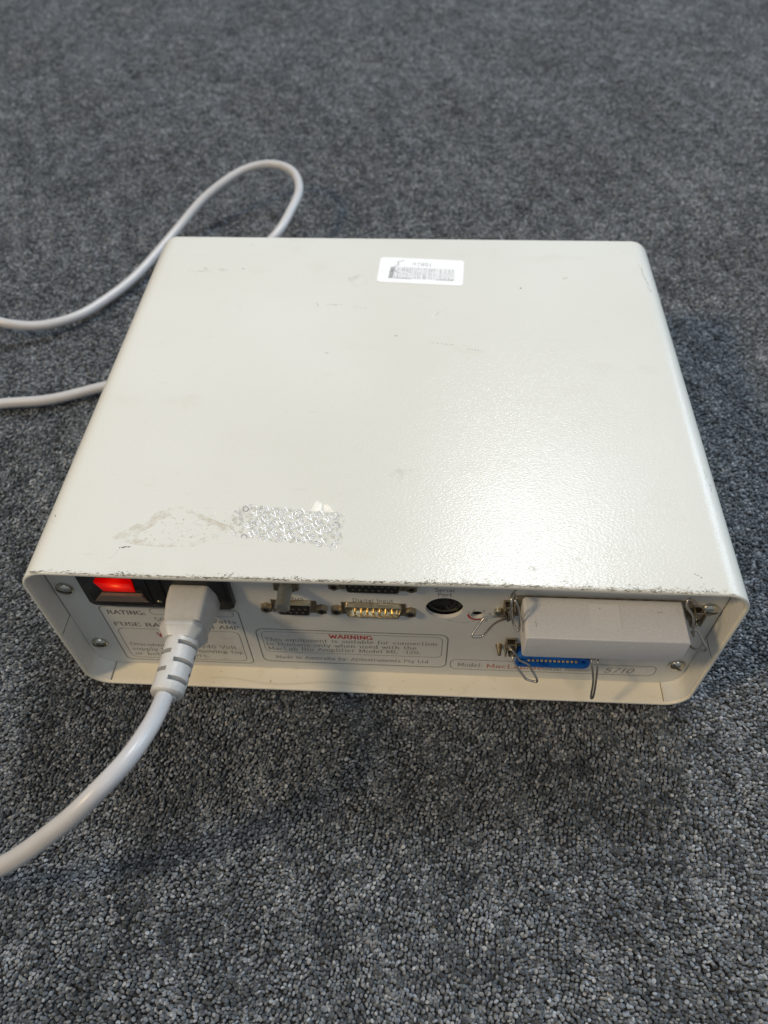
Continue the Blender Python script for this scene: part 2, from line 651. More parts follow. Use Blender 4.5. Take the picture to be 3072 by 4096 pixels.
pan_screw(8.3, 71.4, 0.35)
pan_screw(9.1, 22.9, 0.1)
pan_screw(291.4, 72.0, 0.15)
pan_screw(291.6, 21.6, 0.8)

# ------------------------------------------------------------------ power inlet module
IY = 8.2
inlet = prism_y("power_inlet", rounded(18.6, 84.6, 62.8, 91.5, 2.2), IY, PY + 1.0, M['black'], unit, 0.6)
inlet["label"] = "black power inlet module with lit red switch"
# rocker well + lit rocker
prism_y("switch_frame", rounded(21.0, 48.6, 64.6, 90.0, 1.2), IY - 0.35, IY + 0.01, M['blackgloss'], inlet, 0.25)
bm = bmesh.new()
V = [(28.2, IY - 0.6, 75.4), (42.6, IY - 0.6, 75.4), (43.4, IY - 3.0, 86), (27.6, IY - 3.0, 86),
     (28.2, IY - 0.3, 75.4), (42.6, IY - 0.3, 75.4), (43.4, IY - 0.3, 86), (27.6, IY - 0.3, 86)]
vs = [bm.verts.new(v) for v in V]
for f in ((0, 1, 2, 3), (4, 7, 6, 5), (0, 4, 5, 1), (1, 5, 6, 2), (2, 6, 7, 3), (3, 7, 4, 0)):
    bm.faces.new([vs[i] for i in f])
bmesh.ops.bevel(bm, geom=bm.edges[:], offset=0.25, segments=2, affect='EDGES')
sw = from_bm("rocker_switch", bm, M['red_lit'], inlet, True, 40)
sw["label"] = "red rocker switch, lit"
# dull lower bevel of the switch surround
bm = bmesh.new()
V = [(21.9, IY - 0.5, 67.0), (46.9, IY - 0.5, 67.4), (45.6, IY - 2.0, 74.6), (27.0, IY - 2.0, 74.4),
     (21.9, IY - 0.3, 67.0), (46.9, IY - 0.3, 67.4), (45.6, IY - 0.3, 74.6), (27.0, IY - 0.3, 74.4)]
vs = [bm.verts.new(v) for v in V]
for f in ((0, 1, 2, 3), (4, 7, 6, 5), (0, 4, 5, 1), (1, 5, 6, 2), (2, 6, 7, 3), (3, 7, 4, 0)):
    bm.faces.new([vs[i] for i in f])
bmesh.ops.bevel(bm, geom=bm.edges[:], offset=0.22, segments=2, affect='EDGES')
from_bm("switch_skirt", bm, M['tan'], inlet, True, 40)
prism_y("fuse_drawer", rounded(49.6, 55.4, 65.4, 89.5, 0.8), IY - 0.8, IY + 0.01, M['blackgloss'], inlet, 0.3)
box("drawer_glint", 50.8, 52.8, IY - 1.1, IY - 0.7, 68.4, 69.0, M['shell'], inlet, 0.1)  # shiny sliver added to stand for a glint on the fuse drawer
prism_y("socket_rim", rounded(56.2, 82.6, 66.6, 88.5, 3.2), IY - 0.5, IY + 0.01, M['black'], inlet, 0.25)

# ------------------------------------------------------------------ D-sub connectors


def dshape(cx, cz, wt, wb, h, r=1.6, n=4):
    """D outline, wide side on top"""
    P = [(-wt / 2, h / 2), (-wb / 2, -h / 2), (wb / 2, -h / 2), (wt / 2, h / 2)]
    out = []
    m = len(P)
    for i in range(m):
        p, a, b = Vector(P[i]), Vector(P[i - 1]), Vector(P[(i + 1) % m])
        d1, d2 = (a - p).normalized(), (b - p).normalized()
        s, e = p + d1 * r, p + d2 * r
        for k in range(n + 1):
            t = k / n
            q = s * (1 - t) ** 2 + p * 2 * t * (1 - t) + e * t * t
            out.append((cx + q.x, cz + q.y))
    return out


def hexpost(x, z, parent, y1):
    bm = bmesh.new()
    bm_cyl_y(bm, x, z, 2.75, PY - 0.01, y1, 6, bev=0.3)
    o = from_bm("jack_post", bm, M['tarnish'], parent, True, 30)
    bm = bmesh.new()
    bm_cyl_y(bm, x, z, 1.25, y1 + 0.3, y1 - 0.03, 14)
    from_bm("threaded_hole", bm, M['hole'], o)
    return o


def ring_solid(name, outer, inner, y0, y1, mat, parent):
    """tube wall between two outlines with equal vertex counts"""
    n = len(outer)
    V = [(x, y0, z) for x, z in outer] + [(x, y1, z) for x, z in outer] + [(x, y0, z) for x, z in inner] + [(x, y1, z) for x, z in inner]
    F = []
    for i in range(n):
        j = (i + 1) % n
        F += [(i, j, n + j, n + i), (2 * n + j, 2 * n + i, 3 * n + i, 3 * n + j), (j, i, 2 * n + i, 2 * n + j), (n + i, n + j, 3 * n + j, 3 * n + i)]
    bm = bmesh.new()
    vv = [bm.verts.new(v) for v in V]
    for f in F:
        bm.faces.new([vv[i] for i in f])
    es = [e for e in bm.edges if all(abs(v.co.y - y0) < 1e-6 for v in e.verts)]
    return from_bm(name, bm, mat, parent, True, 40)


def dsub(name, cx, cz, wt, spacing, male, top_row, label, y1=9.1):
    root = empty(name, (0, 0, 0))
    root.parent = unit
    root["label"] = label
    h = 8.4
    # steel flange, seen as dark gaps beside the shell
    fl = spacing / 2 - 2.2
    box("flange", cx - fl, cx + fl, PY - 0.35, PY - 0.02, cz - 4.9, cz + 4.9, M['tarnish'], root)
    o_ = dshape(cx, cz, wt, wt - 3.2, h)
    i_ = dshape(cx, cz, wt - 0.9, wt - 4.0, h - 0.9, 1.3)
    ring_solid("metal_shell", o_, i_, y1, PY - 0.3, M['shell'], root)
    if male:
        ins = dshape(cx, cz, wt - 1.0, wt - 4.1, h - 1.0, 1.3)
        prism_y("insert", ins, PY - 0.7, PY - 0.36, M['shell'], root)
    else:
        ins = dshape(cx, cz, wt - 2.1, wt - 5.0, h - 2.0, 1.0)
        prism_y("insert", ins, y1 + 0.1 - 0.5, PY - 0.36, M['black'], root)
    for row, (cnt, dz) in enumerate(((top_row, 1.42), (top_row - 1, -1.42))):
        for k in range(cnt):
            px = cx + (k - (cnt - 1) / 2) * 2.76
            bm = bmesh.new()
            if male:
                bm_cyl_y(bm, px, cz + dz, 0.5, PY - 0.6, y1 + 0.25, 8, bev=0.15)
                from_bm("pin", bm, M['gold'], root, True, 40)
            else:
                bm_cyl_y(bm, px, cz + dz, 0.62, y1, y1 - 0.44, 10)
                bm_cyl_y(bm, px, cz + dz, 0.42, y1 - 0.43, y1 - 0.47, 8)
                from_bm("contact_hole", bm, M['tarnish'], root)
                bm = bmesh.new()
    for s in (-1, 1):
        hexpost(cx + s * spacing / 2, cz - 0.3, root, PY - 2.6)
    return root


dsub("serial_bus_socket", 110.9, 62.6, 16.9, 25.0, False, 5, "nine-hole socket in a metal shell under the metal post")
dsub("digital_input_plug", 146.7, 62.6, 26.0, 33.3, True, 8, "fifteen-pin connector with gold pins in a metal shell")
dsub("digital_output_socket", 147.0, 82.8, 25.5, 33.3, False, 8, "black fifteen-hole socket half hidden below the top edge")

# metal post above the bus socket
bm = bmesh.new()
bm_cyl_y(bm, 109.5, 81.6, 3.1, PY, -1.8, 28, bev=0.7)
post = from_bm("ground_post", bm, M['post'], unit, True, 40)
bm = bmesh.new()
bm_cyl_y(bm, 109.5, 81.4, 6.2, PY - 2.0, PY - 0.02, 6, bev=0.3)
from_bm("hex_nut", bm, M['tarnish'], post, True, 30)
# round port (recessed) and rotary selector
port = prism_y("round_port", circ(DIN[0], DIN[1], 8.2), PY + 2.8, PY + 9, M['black'], unit, 0.4)
box("key_slot", DIN[0] - 2.0, DIN[0] + 2.0, PY + 2.2, PY + 2.65, DIN[1] + 3.5, DIN[1] + 5.2, M['black'], port, 0.2)
ring_solid("port_collar", circ(DIN[0], DIN[1], 6.3), circ(DIN[0], DIN[1], 5.5), PY + 2.4, PY + 2.85, M['blackgloss'], port)
for k in range(8):
    a = R(-120 + k * 34)
    bm = bmesh.new()
    bm_cyl_y(bm, DIN[0] + 3.4 * math.cos(a), DIN[1] + 3.4 * math.sin(a), 0.55, PY + 2.4, PY + 2.7, 8)
    from_bm("pin_hole", bm, M['hole'], port)
# torn strip of protective film over the round port
V, F = [], []
for i in range(9):
    t = i / 8
    V += [(DIN[0] - 4 + 10.5 * t, PY + 2.5 - 0.5 * math.sin(t * 7), DIN[1] - 4.4 + 1.2 * math.sin(t * 9)),
          (DIN[0] - 4 + 10.5 * t, PY + 2.7, DIN[1] - 5.4 + 1.0 * math.sin(t * 5 + 1))]
for i in range(8):
    F.append((2 * i, 2 * i + 1, 2 * i + 3, 2 * i + 2))
put("film_scrap", V, F, simple('dark_film', (0.05, 0.045, 0.03), 0.4), port, True)

rot_ = prism_y("rotary_selector", circ(ROT[0], ROT[1], 2.8, 28), PY + 2.4, PY + 6, M['hole'], unit, 0.2)
box("selector_slot", ROT[0] - 1.8, ROT[0] + 1.8, PY + 2.3, PY + 2.45, ROT[1] - 0.3, ROT[1] + 0.3, M['hole'], rot_)


def flat_arc(name, cx, cz, r0, r1, a0, a1, mat, parent, y=PY - 0.06, n=24):
    V, F = [], []
    for k in range(n + 1):
        a = R(a0 + (a1 - a0) * k / n)
        V += [(cx + r0 * math.cos(a), y, cz + r0 * math.sin(a)), (cx + r1 * math.cos(a), y, cz + r1 * math.sin(a))]
    for k in range(n):
        F.append((2 * k, 2 * k + 1, 2 * k + 3, 2 * k + 2))
    return put(name, V, F, mat, parent)


flat_arc("red_arc", ROT[0], ROT[1], 3.4, 4.5, 178, 300, M['red_ink'], rot_)
# hand-drawn brown curve under the port
V, F = [], []
for i in range(20):
    t = i / 19
    x = 180 + 15 * t
    z = 55.0 - 3.2 * math.sin(t * 3.14) + 2.0 * t
    V += [(x, PY - 0.05, z), (x, PY - 0.05, z + 0.35)]
for i in range(19):
    F.append((2 * i, 2 * i + 2, 2 * i + 3, 2 * i + 1))
put("scratch_line", V, F, speckled_residue('brown_trace', (0.42, 0.33, 0.2), 0.4, 0.7, 200), panel)

# ------------------------------------------------------------------ stroke font with slab serifs
A_ = []


def arc_(cx, cy, rx, ry, a0, a1, n=9):
    return [(cx + rx * math.cos(R(a0 + (a1 - a0) * k / n)), cy + ry * math.sin(R(a0 + (a1 - a0) * k / n))) for k in range(n + 1)]


X = 0.66
GL = {
    'A': (0.86, [[(0.04, 0), (0.43, 1), (0.82, 0)], [(0.2, 0.36), (0.66, 0.36)]]),
    'B': (0.74, [[(0.12, 0), (0.12, 1)], [(0.12, 1)] + arc_(0.38, 0.76, 0.24, 0.24, 90, -90) + [(0.12, 0.52)], arc_(0.4, 0.26, 0.26, 0.26, 90, -90) + [(0.12, 0)]]),
    'C': (0.78, [arc_(0.42, 0.5, 0.34, 0.5, 45, 315, 16)]),
    'D': (0.84, [[(0.12, 0), (0.12, 1), (0.36, 1)] + arc_(0.36, 0.5, 0.4, 0.5, 90, -90, 12) + [(0.12, 0)]]),
    'E': (0.72, [[(0.66, 0.86), (0.66, 1), (0.12, 1), (0.12, 0), (0.68, 0), (0.68, 0.16)], [(0.12, 0.52), (0.5, 0.52)]]),
    'F': (0.68, [[(0.64, 0.86), (0.64, 1), (0.12, 1), (0.12, 0)], [(0.12, 0.52), (0.48, 0.52)]]),
    'G': (0.86, [arc_(0.44, 0.5, 0.36, 0.5, 45, 335, 16), [(0.78, 0), (0.78, 0.42), (0.5, 0.42)]]),
    'H': (0.86, [[(0.14, 0), (0.14, 1)], [(0.72, 0), (0.72, 1)], [(0.14, 0.52), (0.72, 0.52)]]),
    'I': (0.34, [[(0.17, 0), (0.17, 1)]]),
    'L': (0.66, [[(0.12, 1), (0.12, 0), (0.64, 0), (0.64, 0.18)]]),
    'M': (1.0, [[(0.13, 0), (0.13, 1), (0.5, 0.2), (0.87, 1), (0.87, 0)]]),
    'N': (0.86, [[(0.13, 0), (0.13, 1), (0.73, 0), (0.73, 1)]]),
    'O': (0.88, [arc_(0.44, 0.5, 0.38, 0.5, 0, 360, 20)]),
    'P': (0.7, [[(0.12, 0), (0.12, 1), (0.38, 1)] + arc_(0.38, 0.74, 0.26, 0.26, 90, -90) + [(0.12, 0.48)]]),
    'R': (0.8, [[(0.12, 0), (0.12, 1), (0.38, 1)] + arc_(0.38, 0.74, 0.26, 0.26, 90, -90) + [(0.12, 0.48)], [(0.42, 0.48), (0.74, 0)]]),
    'S': (0.68, [arc_(0.34, 0.75, 0.25, 0.25, 20, 250, 12) + arc_(0.34, 0.25, 0.27, 0.26, 80, -160, 12)]),
    'T': (0.76, [[(0.06, 0.84), (0.06, 1), (0.7, 1), (0.7, 0.84)], [(0.38, 1), (0.38, 0)]]),
    'U': (0.84, [[(0.13, 1), (0.13, 0.35)] + arc_(0.42, 0.34, 0.29, 0.34, 180, 360) + [(0.71, 1)]]),
    'V': (0.82, [[(0.04, 1), (0.41, 0), (0.78, 1)]]),
    'W': (1.15, [[(0.04, 1), (0.32, 0), (0.57, 0.9), (0.83, 0), (1.11, 1)]]),
    'a': (0.62, [arc_(0.3, 0.45, 0.2, 0.2, 160, 0, 6) + [(0.5, 0.0), (0.6, 0.02)], arc_(0.3, 0.2, 0.2, 0.2, 90, 360, 10)[:0] + [(0.5, 0.38)] + arc_(0.28, 0.2, 0.2, 0.19, 80, 330, 10)]),
    'b': (0.64, [[(0.12, 1), (0.12, 0)], arc_(0.34, X / 2, 0.22, X / 2, 180, -180, 14)]),
    'c': (0.56, [arc_(0.3, X / 2, 0.23, X / 2, 45, 315, 12)]),
    'd': (0.66, [[(0.54, 1), (0.54, 0)], arc_(0.31, X / 2, 0.23, X / 2, 0, 360, 14)]),
    'e': (0.6, [[(0.07, 0.36), (0.53, 0.36)] + arc_(0.3, X / 2, 0.23, X / 2, 5, 310, 12)]),
    'f': (0.42, [[(0.17, 0)] + [(0.17, 0.8)] + arc_(0.34, 0.8, 0.17, 0.2, 180, 60, 5), [(0.03, X), (0.36, X)]]),
    'g': (0.62, [arc_(0.29, 0.42, 0.2, 0.22, 0, 360, 12), arc_(0.3, -0.1, 0.24, 0.16, 0, 360, 12), [(0.12, 0.14), (0.4, 0.08)]]),
    'h': (0.68, [[(0.12, 1), (0.12, 0)], arc_(0.34, 0.44, 0.2, 0.22, 180, 0, 8) + [(0.54, 0)]]),
    'i': (0.32, [[(0.16, X), (0.16, 0)], [(0.16, 0.86), (0.16, 0.96)]]),
    'j': (0.32, [[(0.16, X), (0.16, -0.2), (0.0, -0.28)], [(0.16, 0.86), (0.16, 0.96)]]),
    'k': (0.64, [[(0.12, 1), (0.12, 0)], [(0.12, 0.25), (0.52, X)], [(0.28, 0.38), (0.58, 0)]]),
    'l': (0.3, [[(0.15, 1), (0.15, 0)]]),
    'm': (1.0, [[(0.12, X), (0.12, 0)], arc_(0.32, 0.44, 0.19, 0.22, 180, 0, 8) + [(0.51, 0)], arc_(0.7, 0.44, 0.19, 0.22, 180, 0, 8) + [(0.89, 0)]]),
    'n': (0.68, [[(0.12, X), (0.12, 0)], arc_(0.34, 0.44, 0.2, 0.22, 180, 0, 8) + [(0.54, 0)]]),
    'o': (0.62, [arc_(0.31, X / 2, 0.24, X / 2, 0, 360, 16)]),
    'p': (0.66, [[(0.12, X), (0.12, -0.28)], arc_(0.34, X / 2, 0.22, X / 2, 180, -180, 14)]),
    'q': (0.66, [[(0.54, X), (0.54, -0.28)], arc_(0.31, X / 2, 0.23, X / 2, 0, 360, 14)]),
    'r': (0.5, [[(0.12, X), (0.12, 0)], arc_(0.34, 0.42, 0.22, 0.24, 180, 50, 6)]),
    's': (0.52, [arc_(0.26, 0.49, 0.17, 0.17, 20, 250, 9) + arc_(0.26, 0.17, 0.19, 0.17, 80, -160, 9)]),
    't': (0.44, [[(0.17, 0.9), (0.17, 0.12)] + arc_(0.29, 0.12, 0.12, 0.12, 180, 300, 5), [(0.03, X), (0.36, X)]]),
    'u': (0.68, [[(0.12, X), (0.12, 0.2)] + arc_(0.32, 0.2, 0.2, 0.2, 180, 360, 8) + [(0.54, X)], [(0.54, X), (0.54, 0)]]),
    'v': (0.62, [[(0.04, X), (0.31, 0), (0.58, X)]]),
    'w': (0.9, [[(0.04, X), (0.25, 0), (0.45, 0.6), (0.65, 0), (0.86, X)]]),
    'x': (0.62, [[(0.06, X), (0.56, 0)], [(0.56, X), (0.06, 0)]]),
    'y': (0.62, [[(0.04, X), (0.31, 0.02)], [(0.58, X), (0.24, -0.28), (0.08, -0.26)]]),
    'z': (0.56, [[(0.06, X), (0.5, X), (0.06, 0), (0.52, 0)]]),
    '0': (0.66, [arc_(0.33, 0.5, 0.25, 0.5, 0, 360, 16)]),
    '1': (0.5, [[(0.1, 0.82), (0.28, 1), (0.28, 0)]]),
    '2': (0.64, [arc_(0.32, 0.74, 0.24, 0.26, 160, -30, 9) + [(0.06, 0), (0.58, 0)]]),
    '3': (0.64, [arc_(0.3, 0.76, 0.22, 0.24, 150, -90, 9) + arc_(0.3, 0.26, 0.26, 0.26, 90, -150, 9)]),
    '4': (0.66, [[(0.46, 0), (0.46, 1), (0.04, 0.3), (0.62, 0.3)]]),
    '5': (0.64, [[(0.54, 1), (0.14, 1), (0.1, 0.56)] + arc_(0.28, 0.3, 0.28, 0.3, 110, -140, 10)]),
    '6': (0.64, [arc_(0.32, 0.3, 0.24, 0.3, 0, 360, 14), arc_(0.6, 0.3, 0.52, 0.7, 180, 110, 8)]),
    '7': (0.62, [[(0.06, 1), (0.56, 1), (0.24, 0)]]),
    '8': (0.64, [arc_(0.32, 0.75, 0.21, 0.24, 0, 360, 12), arc_(0.32, 0.26, 0.26, 0.26, 0, 360, 14)]),
    '9': (0.64, [arc_(0.32, 0.7, 0.24, 0.3, 0, 360, 14), arc_(0.04, 0.7, 0.52, 0.7, 0, -70, 8)]),
    ':': (0.3, [[(0.15, 0.0), (0.15, 0.12)], [(0.15, 0.5), (0.15, 0.62)]]),
    '.': (0.28, [[(0.14, 0.0), (0.14, 0.12)]]),
    ',': (0.28, [[(0.16, 0.1), (0.1, -0.14)]]),
    '-': (0.44, [[(0.06, 0.36), (0.38, 0.36)]]),
    '/': (0.46, [[(0.04, -0.05), (0.42, 1.05)]]),
    ' ': (0.42, []),
}
NOSER = set('CSGOacegosDB0235689:.,-/t17')


def text_quads(s, serif=True, wgt=0.11, track=0.10):
    """returns list of quads in unit-cap-height space and total width"""
    Q, x = [], 0.0

    def seg(p, q, w):
        dx, dy = q[0] - p[0], q[1] - p[1]
        L = math.hypot(dx, dy) or 1
        ux, uy = dx / L, dy / L
        nx, ny = -uy * w / 2, ux * w / 2
        e = w * 0.28
        Q.append([(p[0] - ux * e + nx, p[1] - uy * e + ny), (p[0] - ux * e - nx, p[1] - uy * e - ny),
                  (q[0] + ux * e - nx, q[1] + uy * e - ny), (q[0] + ux * e + nx, q[1] + uy * e + ny)])
    for ch in s:
        wd, st = GL[ch]
        for pl in st:
            pl = [(x + a, b) for a, b in pl]
            for p, q in zip(pl, pl[1:]):
                horiz = abs(q[1] - p[1]) < abs(q[0] - p[0])
                seg(p, q, wgt * (0.62 if horiz and serif else 1.0))
            if serif and ch not in ':.,-/':
                for (p, q) in ((pl[0], pl[1]), (pl[-1], pl[-2])):
                    if ch in NOSER and ch not in 'DB17':
                        continue
                    if abs(q[1] - p[1]) > 1.2 * abs(q[0] - p[0]) and min(abs(p[1]), abs(p[1] - 1), abs(p[1] - X), abs(p[1] + 0.28)) < 0.02:
                        seg((p[0] - 0.13, p[1]), (p[0] + 0.13, p[1]), wgt * 0.5)
        x += wd + track
    return Q, x - track


def text(name, s, x0, x1, zb, cap, mat, parent, serif=True, wgt=0.11, y=PY - 0.07, zslope=0.0, label=None, slant=0.0):
    Q, tw = text_quads(s, serif, wgt)
    k = (x1 - x0) / tw
    V, F = [], []
    for q in Q:
        b = len(V)
        for (a, c) in q:
            V.append((x0 + (a + slant * c) * k, y - 0.0004 * (b % 7), zb + c * cap + zslope * a * k))
        F.append((b, b + 1, b + 2, b + 3))
    o = put(name, V, F, mat, parent)
    if label:
        o["label"] = label
    return o


def outline(name, poly, wd, mat, parent, y=PY - 0.05):
    n = len(poly)
    cx = sum(p[0] for p in poly) / n
    V, F = [], []
    for i, p in enumerate(poly):
        a, b = Vector(poly[i - 1]), Vector(poly[(i + 1) % n])
        t = (b - a).normalized()
        nn = Vector((-t.y, t.x)) * wd / 2
        V += [(p[0] + nn.x, y, p[1] + nn.y), (p[0] - nn.x, y, p[1] - nn.y)]
    for i in range(n):
        j = (i + 1) % n
        F.append((2 * i, 2 * i + 1, 2 * j + 1, 2 * j))
    return put(name, V, F, mat, parent)


# rating label
rl = outline("rating_label", rounded(18.4, 84.0, 6.0, 57.0, 3.0), 0.5, M['ink_line'], panel)
outline("value_box", rounded(42.2, 81.4, 50.9, 56.0, 2.0), 0.28, M['ink_line'], rl)
outline("caution_box", rounded(21.6, 81.0, 8.4, 37.2, 3.4), 0.3, M['ink_line'], rl)
text("printed_line", "RATING:", 21.4, 39.6, 50.2, 3.2, M['ink_dark'], rl, wgt=0.17, label="grey lettering RATING:")
text("printed_line", "Watts", 68.5, 81.5, 44.9, 3.1, M['ink'], rl, wgt=0.13)
text("printed_line", "50/60Hz", 42.6, 60.0, 44.9, 3.1, M['ink'], rl, wgt=0.12)
text("printed_line", "1 AMP", 68.5, 82.0, 39.6, 3.1, M['ink_dark'], rl, wgt=0.13)
text("printed_line", "FUSE RATING:", 21.6, 58.0, 39.6, 3.1, M['ink_dark'], rl, wgt=0.16)
text("printed_line", "WARNING", 40.5, 62.0, 30.0, 3.8, M['red_ink'], rl, wgt=0.2)
text("printed_line", "Disconnect from 240 Volt", 24.0, 77.5, 20.4, 3.0, M['ink'], rl)
text("printed_line", "supply before removing top", 23.8, 80.2, 15.7, 3.0, M['ink'], rl)
text("printed_line", "or bottom covers.", 23.9, 62.0, 11.0, 3.0, M['ink'], rl)

# warning label
wl = outline("warning_label", rounded(89.6, 181.2, 9.4, 41.2, 4.0), 0.55, M['ink_line'], panel)
outline("inner_box", rounded(92.0, 178.6, 19.4, 38.8, 2.8), 0.28, M['ink_line'], wl)
text("printed_line", "WARNING", 124.6, 145.2, 34.6, 3.2, M['red_ink'], wl, wgt=0.21, label="red lettering WARNING")
text("printed_line", "This equipment is suitable for connection", 92.9, 176.2, 29.9, 3.0, M['ink'], wl, zslope=0.013)
text("printed_line", "to Humans only when used with the", 93.0, 166.4, 25.5, 3.0, M['ink'], wl, zslope=0.013)
text("printed_line", "MacLab Bio Amplifier Model ML -120.", 93.4, 168.6, 21.1, 3.0, M['ink'], wl, zslope=0.013)
text("printed_line", "Made in Australia by: ADInstruments Pty Ltd", 96.2, 172.4, 12.7, 2.7, M['ink'], wl, wgt=0.12, zslope=0.006)

# model label
ml = outline("model_label", rounded(183.4, 283.6, 8.4, 18.2, 3.4), 0.35, M['ink_line'], panel)
text("printed_line", "Model:", 187.0, 199.4, 11.2, 3.6, M['ink'], ml)
text("printed_line", "MacLab/4e", 201.2, 229.0, 10.9, 3.7, M['red_faded'], ml, wgt=0.14)
text("printed_line", "Serial Number:", 229.0, 253.6, 10.6, 3.0, M['ink'], ml)
V = [(x, PY - 0.04, z) for x, z in rounded(255.6, 279.2, 9.8, 16.8, 0.6)]
put("number_sticker", V, [tuple(range(len(V)))], M['snum'], ml)
outline("sticker_edge", rounded(255.6, 279.2, 9.8, 16.8, 0.6), 0.16, M['residue'], ml)
text("handwritten_number", "5710", 258.8, 272.8, 10.7, 4.6, M['ink'], ml, serif=False, wgt=0.11, slant=0.22)

# connector captions
cap = empty("connector_captions")
cap.parent = panel
text("caption", "Digital Input", 137.6, 155.6, 67.9, 2.5, M['ink'], cap, serif=False, wgt=0.13)
text("caption", "C Bus", 104.9, 115.6, 67.6, 2.4, M['ink'], cap, serif=False, wgt=0.13)
text("caption", "Port", 175.0, 181.2, 74.6, 2.5, M['ink'], cap, serif=False, wgt=0.13)
text("caption", "Serial", 173.6, 182.2, 78.1, 2.5, M['ink'], cap, serif=False, wgt=0.13)
for ch, x, z in (('1', 188.9, 60.6), ('2', 191.0, 62.9), ('3', 195.3, 62.9), ('4', 198.2, 60.8), ('6', 197.2, 55.0)):
    text("selector_digit", ch, x, x + 0.9, z, 1.5, M['ink'], cap, serif=False, wgt=0.16)

# ------------------------------------------------------------------ ribbon connectors with wire bails


def bracket(parent, x, z, s):
    """spring clip bracket; s = which side the connector is on"""
    bm = bmesh.new()
    bm_box(bm, x - 2.6, x + 2.6, PY - 0.9, PY - 0.02, z - 5.6, z + 5.6, 0.15, 1)
    bm_box(bm, x - 2.5, x - 1.7, PY - 4.8, PY - 0.8, z - 4.4, z + 4.6, 0.15, 1)
    bm_box(bm, x + 1.6, x + 2.4, PY - 4.8, PY - 0.8, z - 4.4, z + 4.6, 0.15, 1)
    bm_box(bm, x - 1.75, x + 1.65, PY - 3.6, PY - 2.9, z - 0.5, z + 4.5, 0.15, 1)
    o = from_bm("clip_bracket", bm, M['tarnish'], parent, True, 35)
    bm = bmesh.new()
    bm_cyl_y(bm, x, z - 2.6, 1.0, PY - 5.2, PY - 0.9, 12, bev=0.2)
    from_bm("rivet", bm, M['zinc'], o, True, 40)
    return o


def micro_ribbon(name, xa, xb, cz, y1, npins, pitch, label):
    root = empty(name)
    root.parent = unit
    root["label"] = label
    o_ = rounded(xa, xb, cz - 4.6, cz + 4.6, 2.6, 5)
    i_ = rounded(xa + 1.7, xb - 1.7, cz - 2.9, cz + 2.9, 1.4, 5)
    ring_solid("blue_body", o_, i_, y1, PY - 0.3, M['blue'], root)
    s_ = rounded(xa - 1.0, xb + 1.0, cz - 5.6, cz + 5.4, 3.2, 5)
    prism_y("metal_flange", s_, PY - 1.2, PY - 0.03, M['tarnish'], root, 0.2)
    prism_y("slot_floor", rounded(xa + 1.8, xb - 1.8, cz - 2.8, cz + 2.8, 1.3, 4), PY - 2.2, PY - 0.35, M['blue'], root)
    tongue = box("tongue", xa + 3.2, xb - 3.2, y1 + 0.9, PY - 2.3, cz - 1.3, cz + 0.1, M['blue'], root, 0.15)
    x0 = (xa + xb) / 2 - (npins - 1) * pitch / 2
    for k in range(npins):
        box("contact", x0 + k * pitch - 0.5, x0 + k * pitch + 0.5, y1 + 0.4, PY - 2.4, cz + 0.05, cz + 0.75, M['goldpin'], tongue)
    return root


RB = micro_ribbon("ribbon_connector", 213.2, 247.6, 31.0, 4.5, 12, 2.0, "bright blue ribbon connector with gold contacts below the grey hood")
RU = empty("upper_ribbon_connector")
RU.parent = unit
RU["label"] = "ribbon connector that carries the plugged-in grey hood"
prism_y("metal_flange", rounded(207.5, 283.5, 63.0, 77.4, 2.0), PY - 1.6, PY - 0.03, M['tarnish'], RU, 0.2)
bracket(RU, 206.4, 67.8, 1)
bracket(RU, 287.0, 68.5, -1)
bracket(RB, 210.6, 35.6, 1)
bracket(RB, 249.8, 35.6, -1)


def bail(parent, pts, r=0.52, closed=False, label=None):
    P = catmull(pts, 6, closed)
    if closed:
        P.append(P[0])
    o = tube("wire_bail", P, r, M['nickel'], parent, 8)
    if label:
        o["label"] = label
    return o


bail(RU, [(205.6, 7.5, 66.5), (204.2, 5.0, 69.6), (199.5, 1.0, 76.4), (195.2, 0.0, 76.7), (193.4, -1.2, 75.6), (190.0, -5.6, 73.1), (190.0, -6.4, 72.3), (190.8, -6.7, 72.1),
          (193.4, -6.5, 72.4), (194.8, -6.0, 73.2), (199.2, 0.0, 72.0), (204.3, 5.0, 67.8), (206.6, 7.5, 62.5)], label="wire bail swung open toward the rotary selector")
bail(RU, [(207.2, 7.0, 88.5), (204.6, 2.0, 91.5), (204.5, -0.8, 90.2), (205.0, -1.8, 85.0), (206.2, -3.0, 79.3), (206.6, -2.0, 78.0), (206.2, 1.0, 76.3), (206.0, 6.0, 73.0)])
bail(RU, [(206.8, 6.0, 86.5), (206.0, 1.0, 90.0), (207.8, -1.0, 86.4), (209.0, -2.6, 80.3), (209.3, -3.8, 75.2), (208.9, -4.0, 74.0), (207.4, -2.6, 74.8), (206.2, 0.5, 76.4), (206.4, 5.0, 71.0)])
bail(RB, [(209.0, 7.5, 40.0), (208.8, 4.0, 45.3), (209.6, 2.0, 46.4), (212.1, 1.0, 43.3), (213.6, 0.0, 40.9), (217.4, -1.0, 39.4), (219.2, -2.0, 37.0), (222.0, -4.6, 33.0),
          (222.5, -5.2, 31.0), (221.6, -5.0, 30.2), (218.0, -4.0, 30.2), (216.4, -3.0, 31.4), (212.4, 1.0, 34.9), (211.0, 4.2, 37.0), (211.2, 8.5, 34.0)], label="wire bail swung down in front of the blue connector")
bail(RB, [(249.0, 8.5, 37.0), (246.7, 2.0, 39.5), (248.6, -2.8, 30.2), (249.1, -5.9, 20.6), (249.7, -6.4, 18.0), (250.3, -5.8, 20.4), (250.0, -2.6, 30.2), (249.6, 2.0, 39.2), (251.0, 8.5, 34.5)], 0.5)
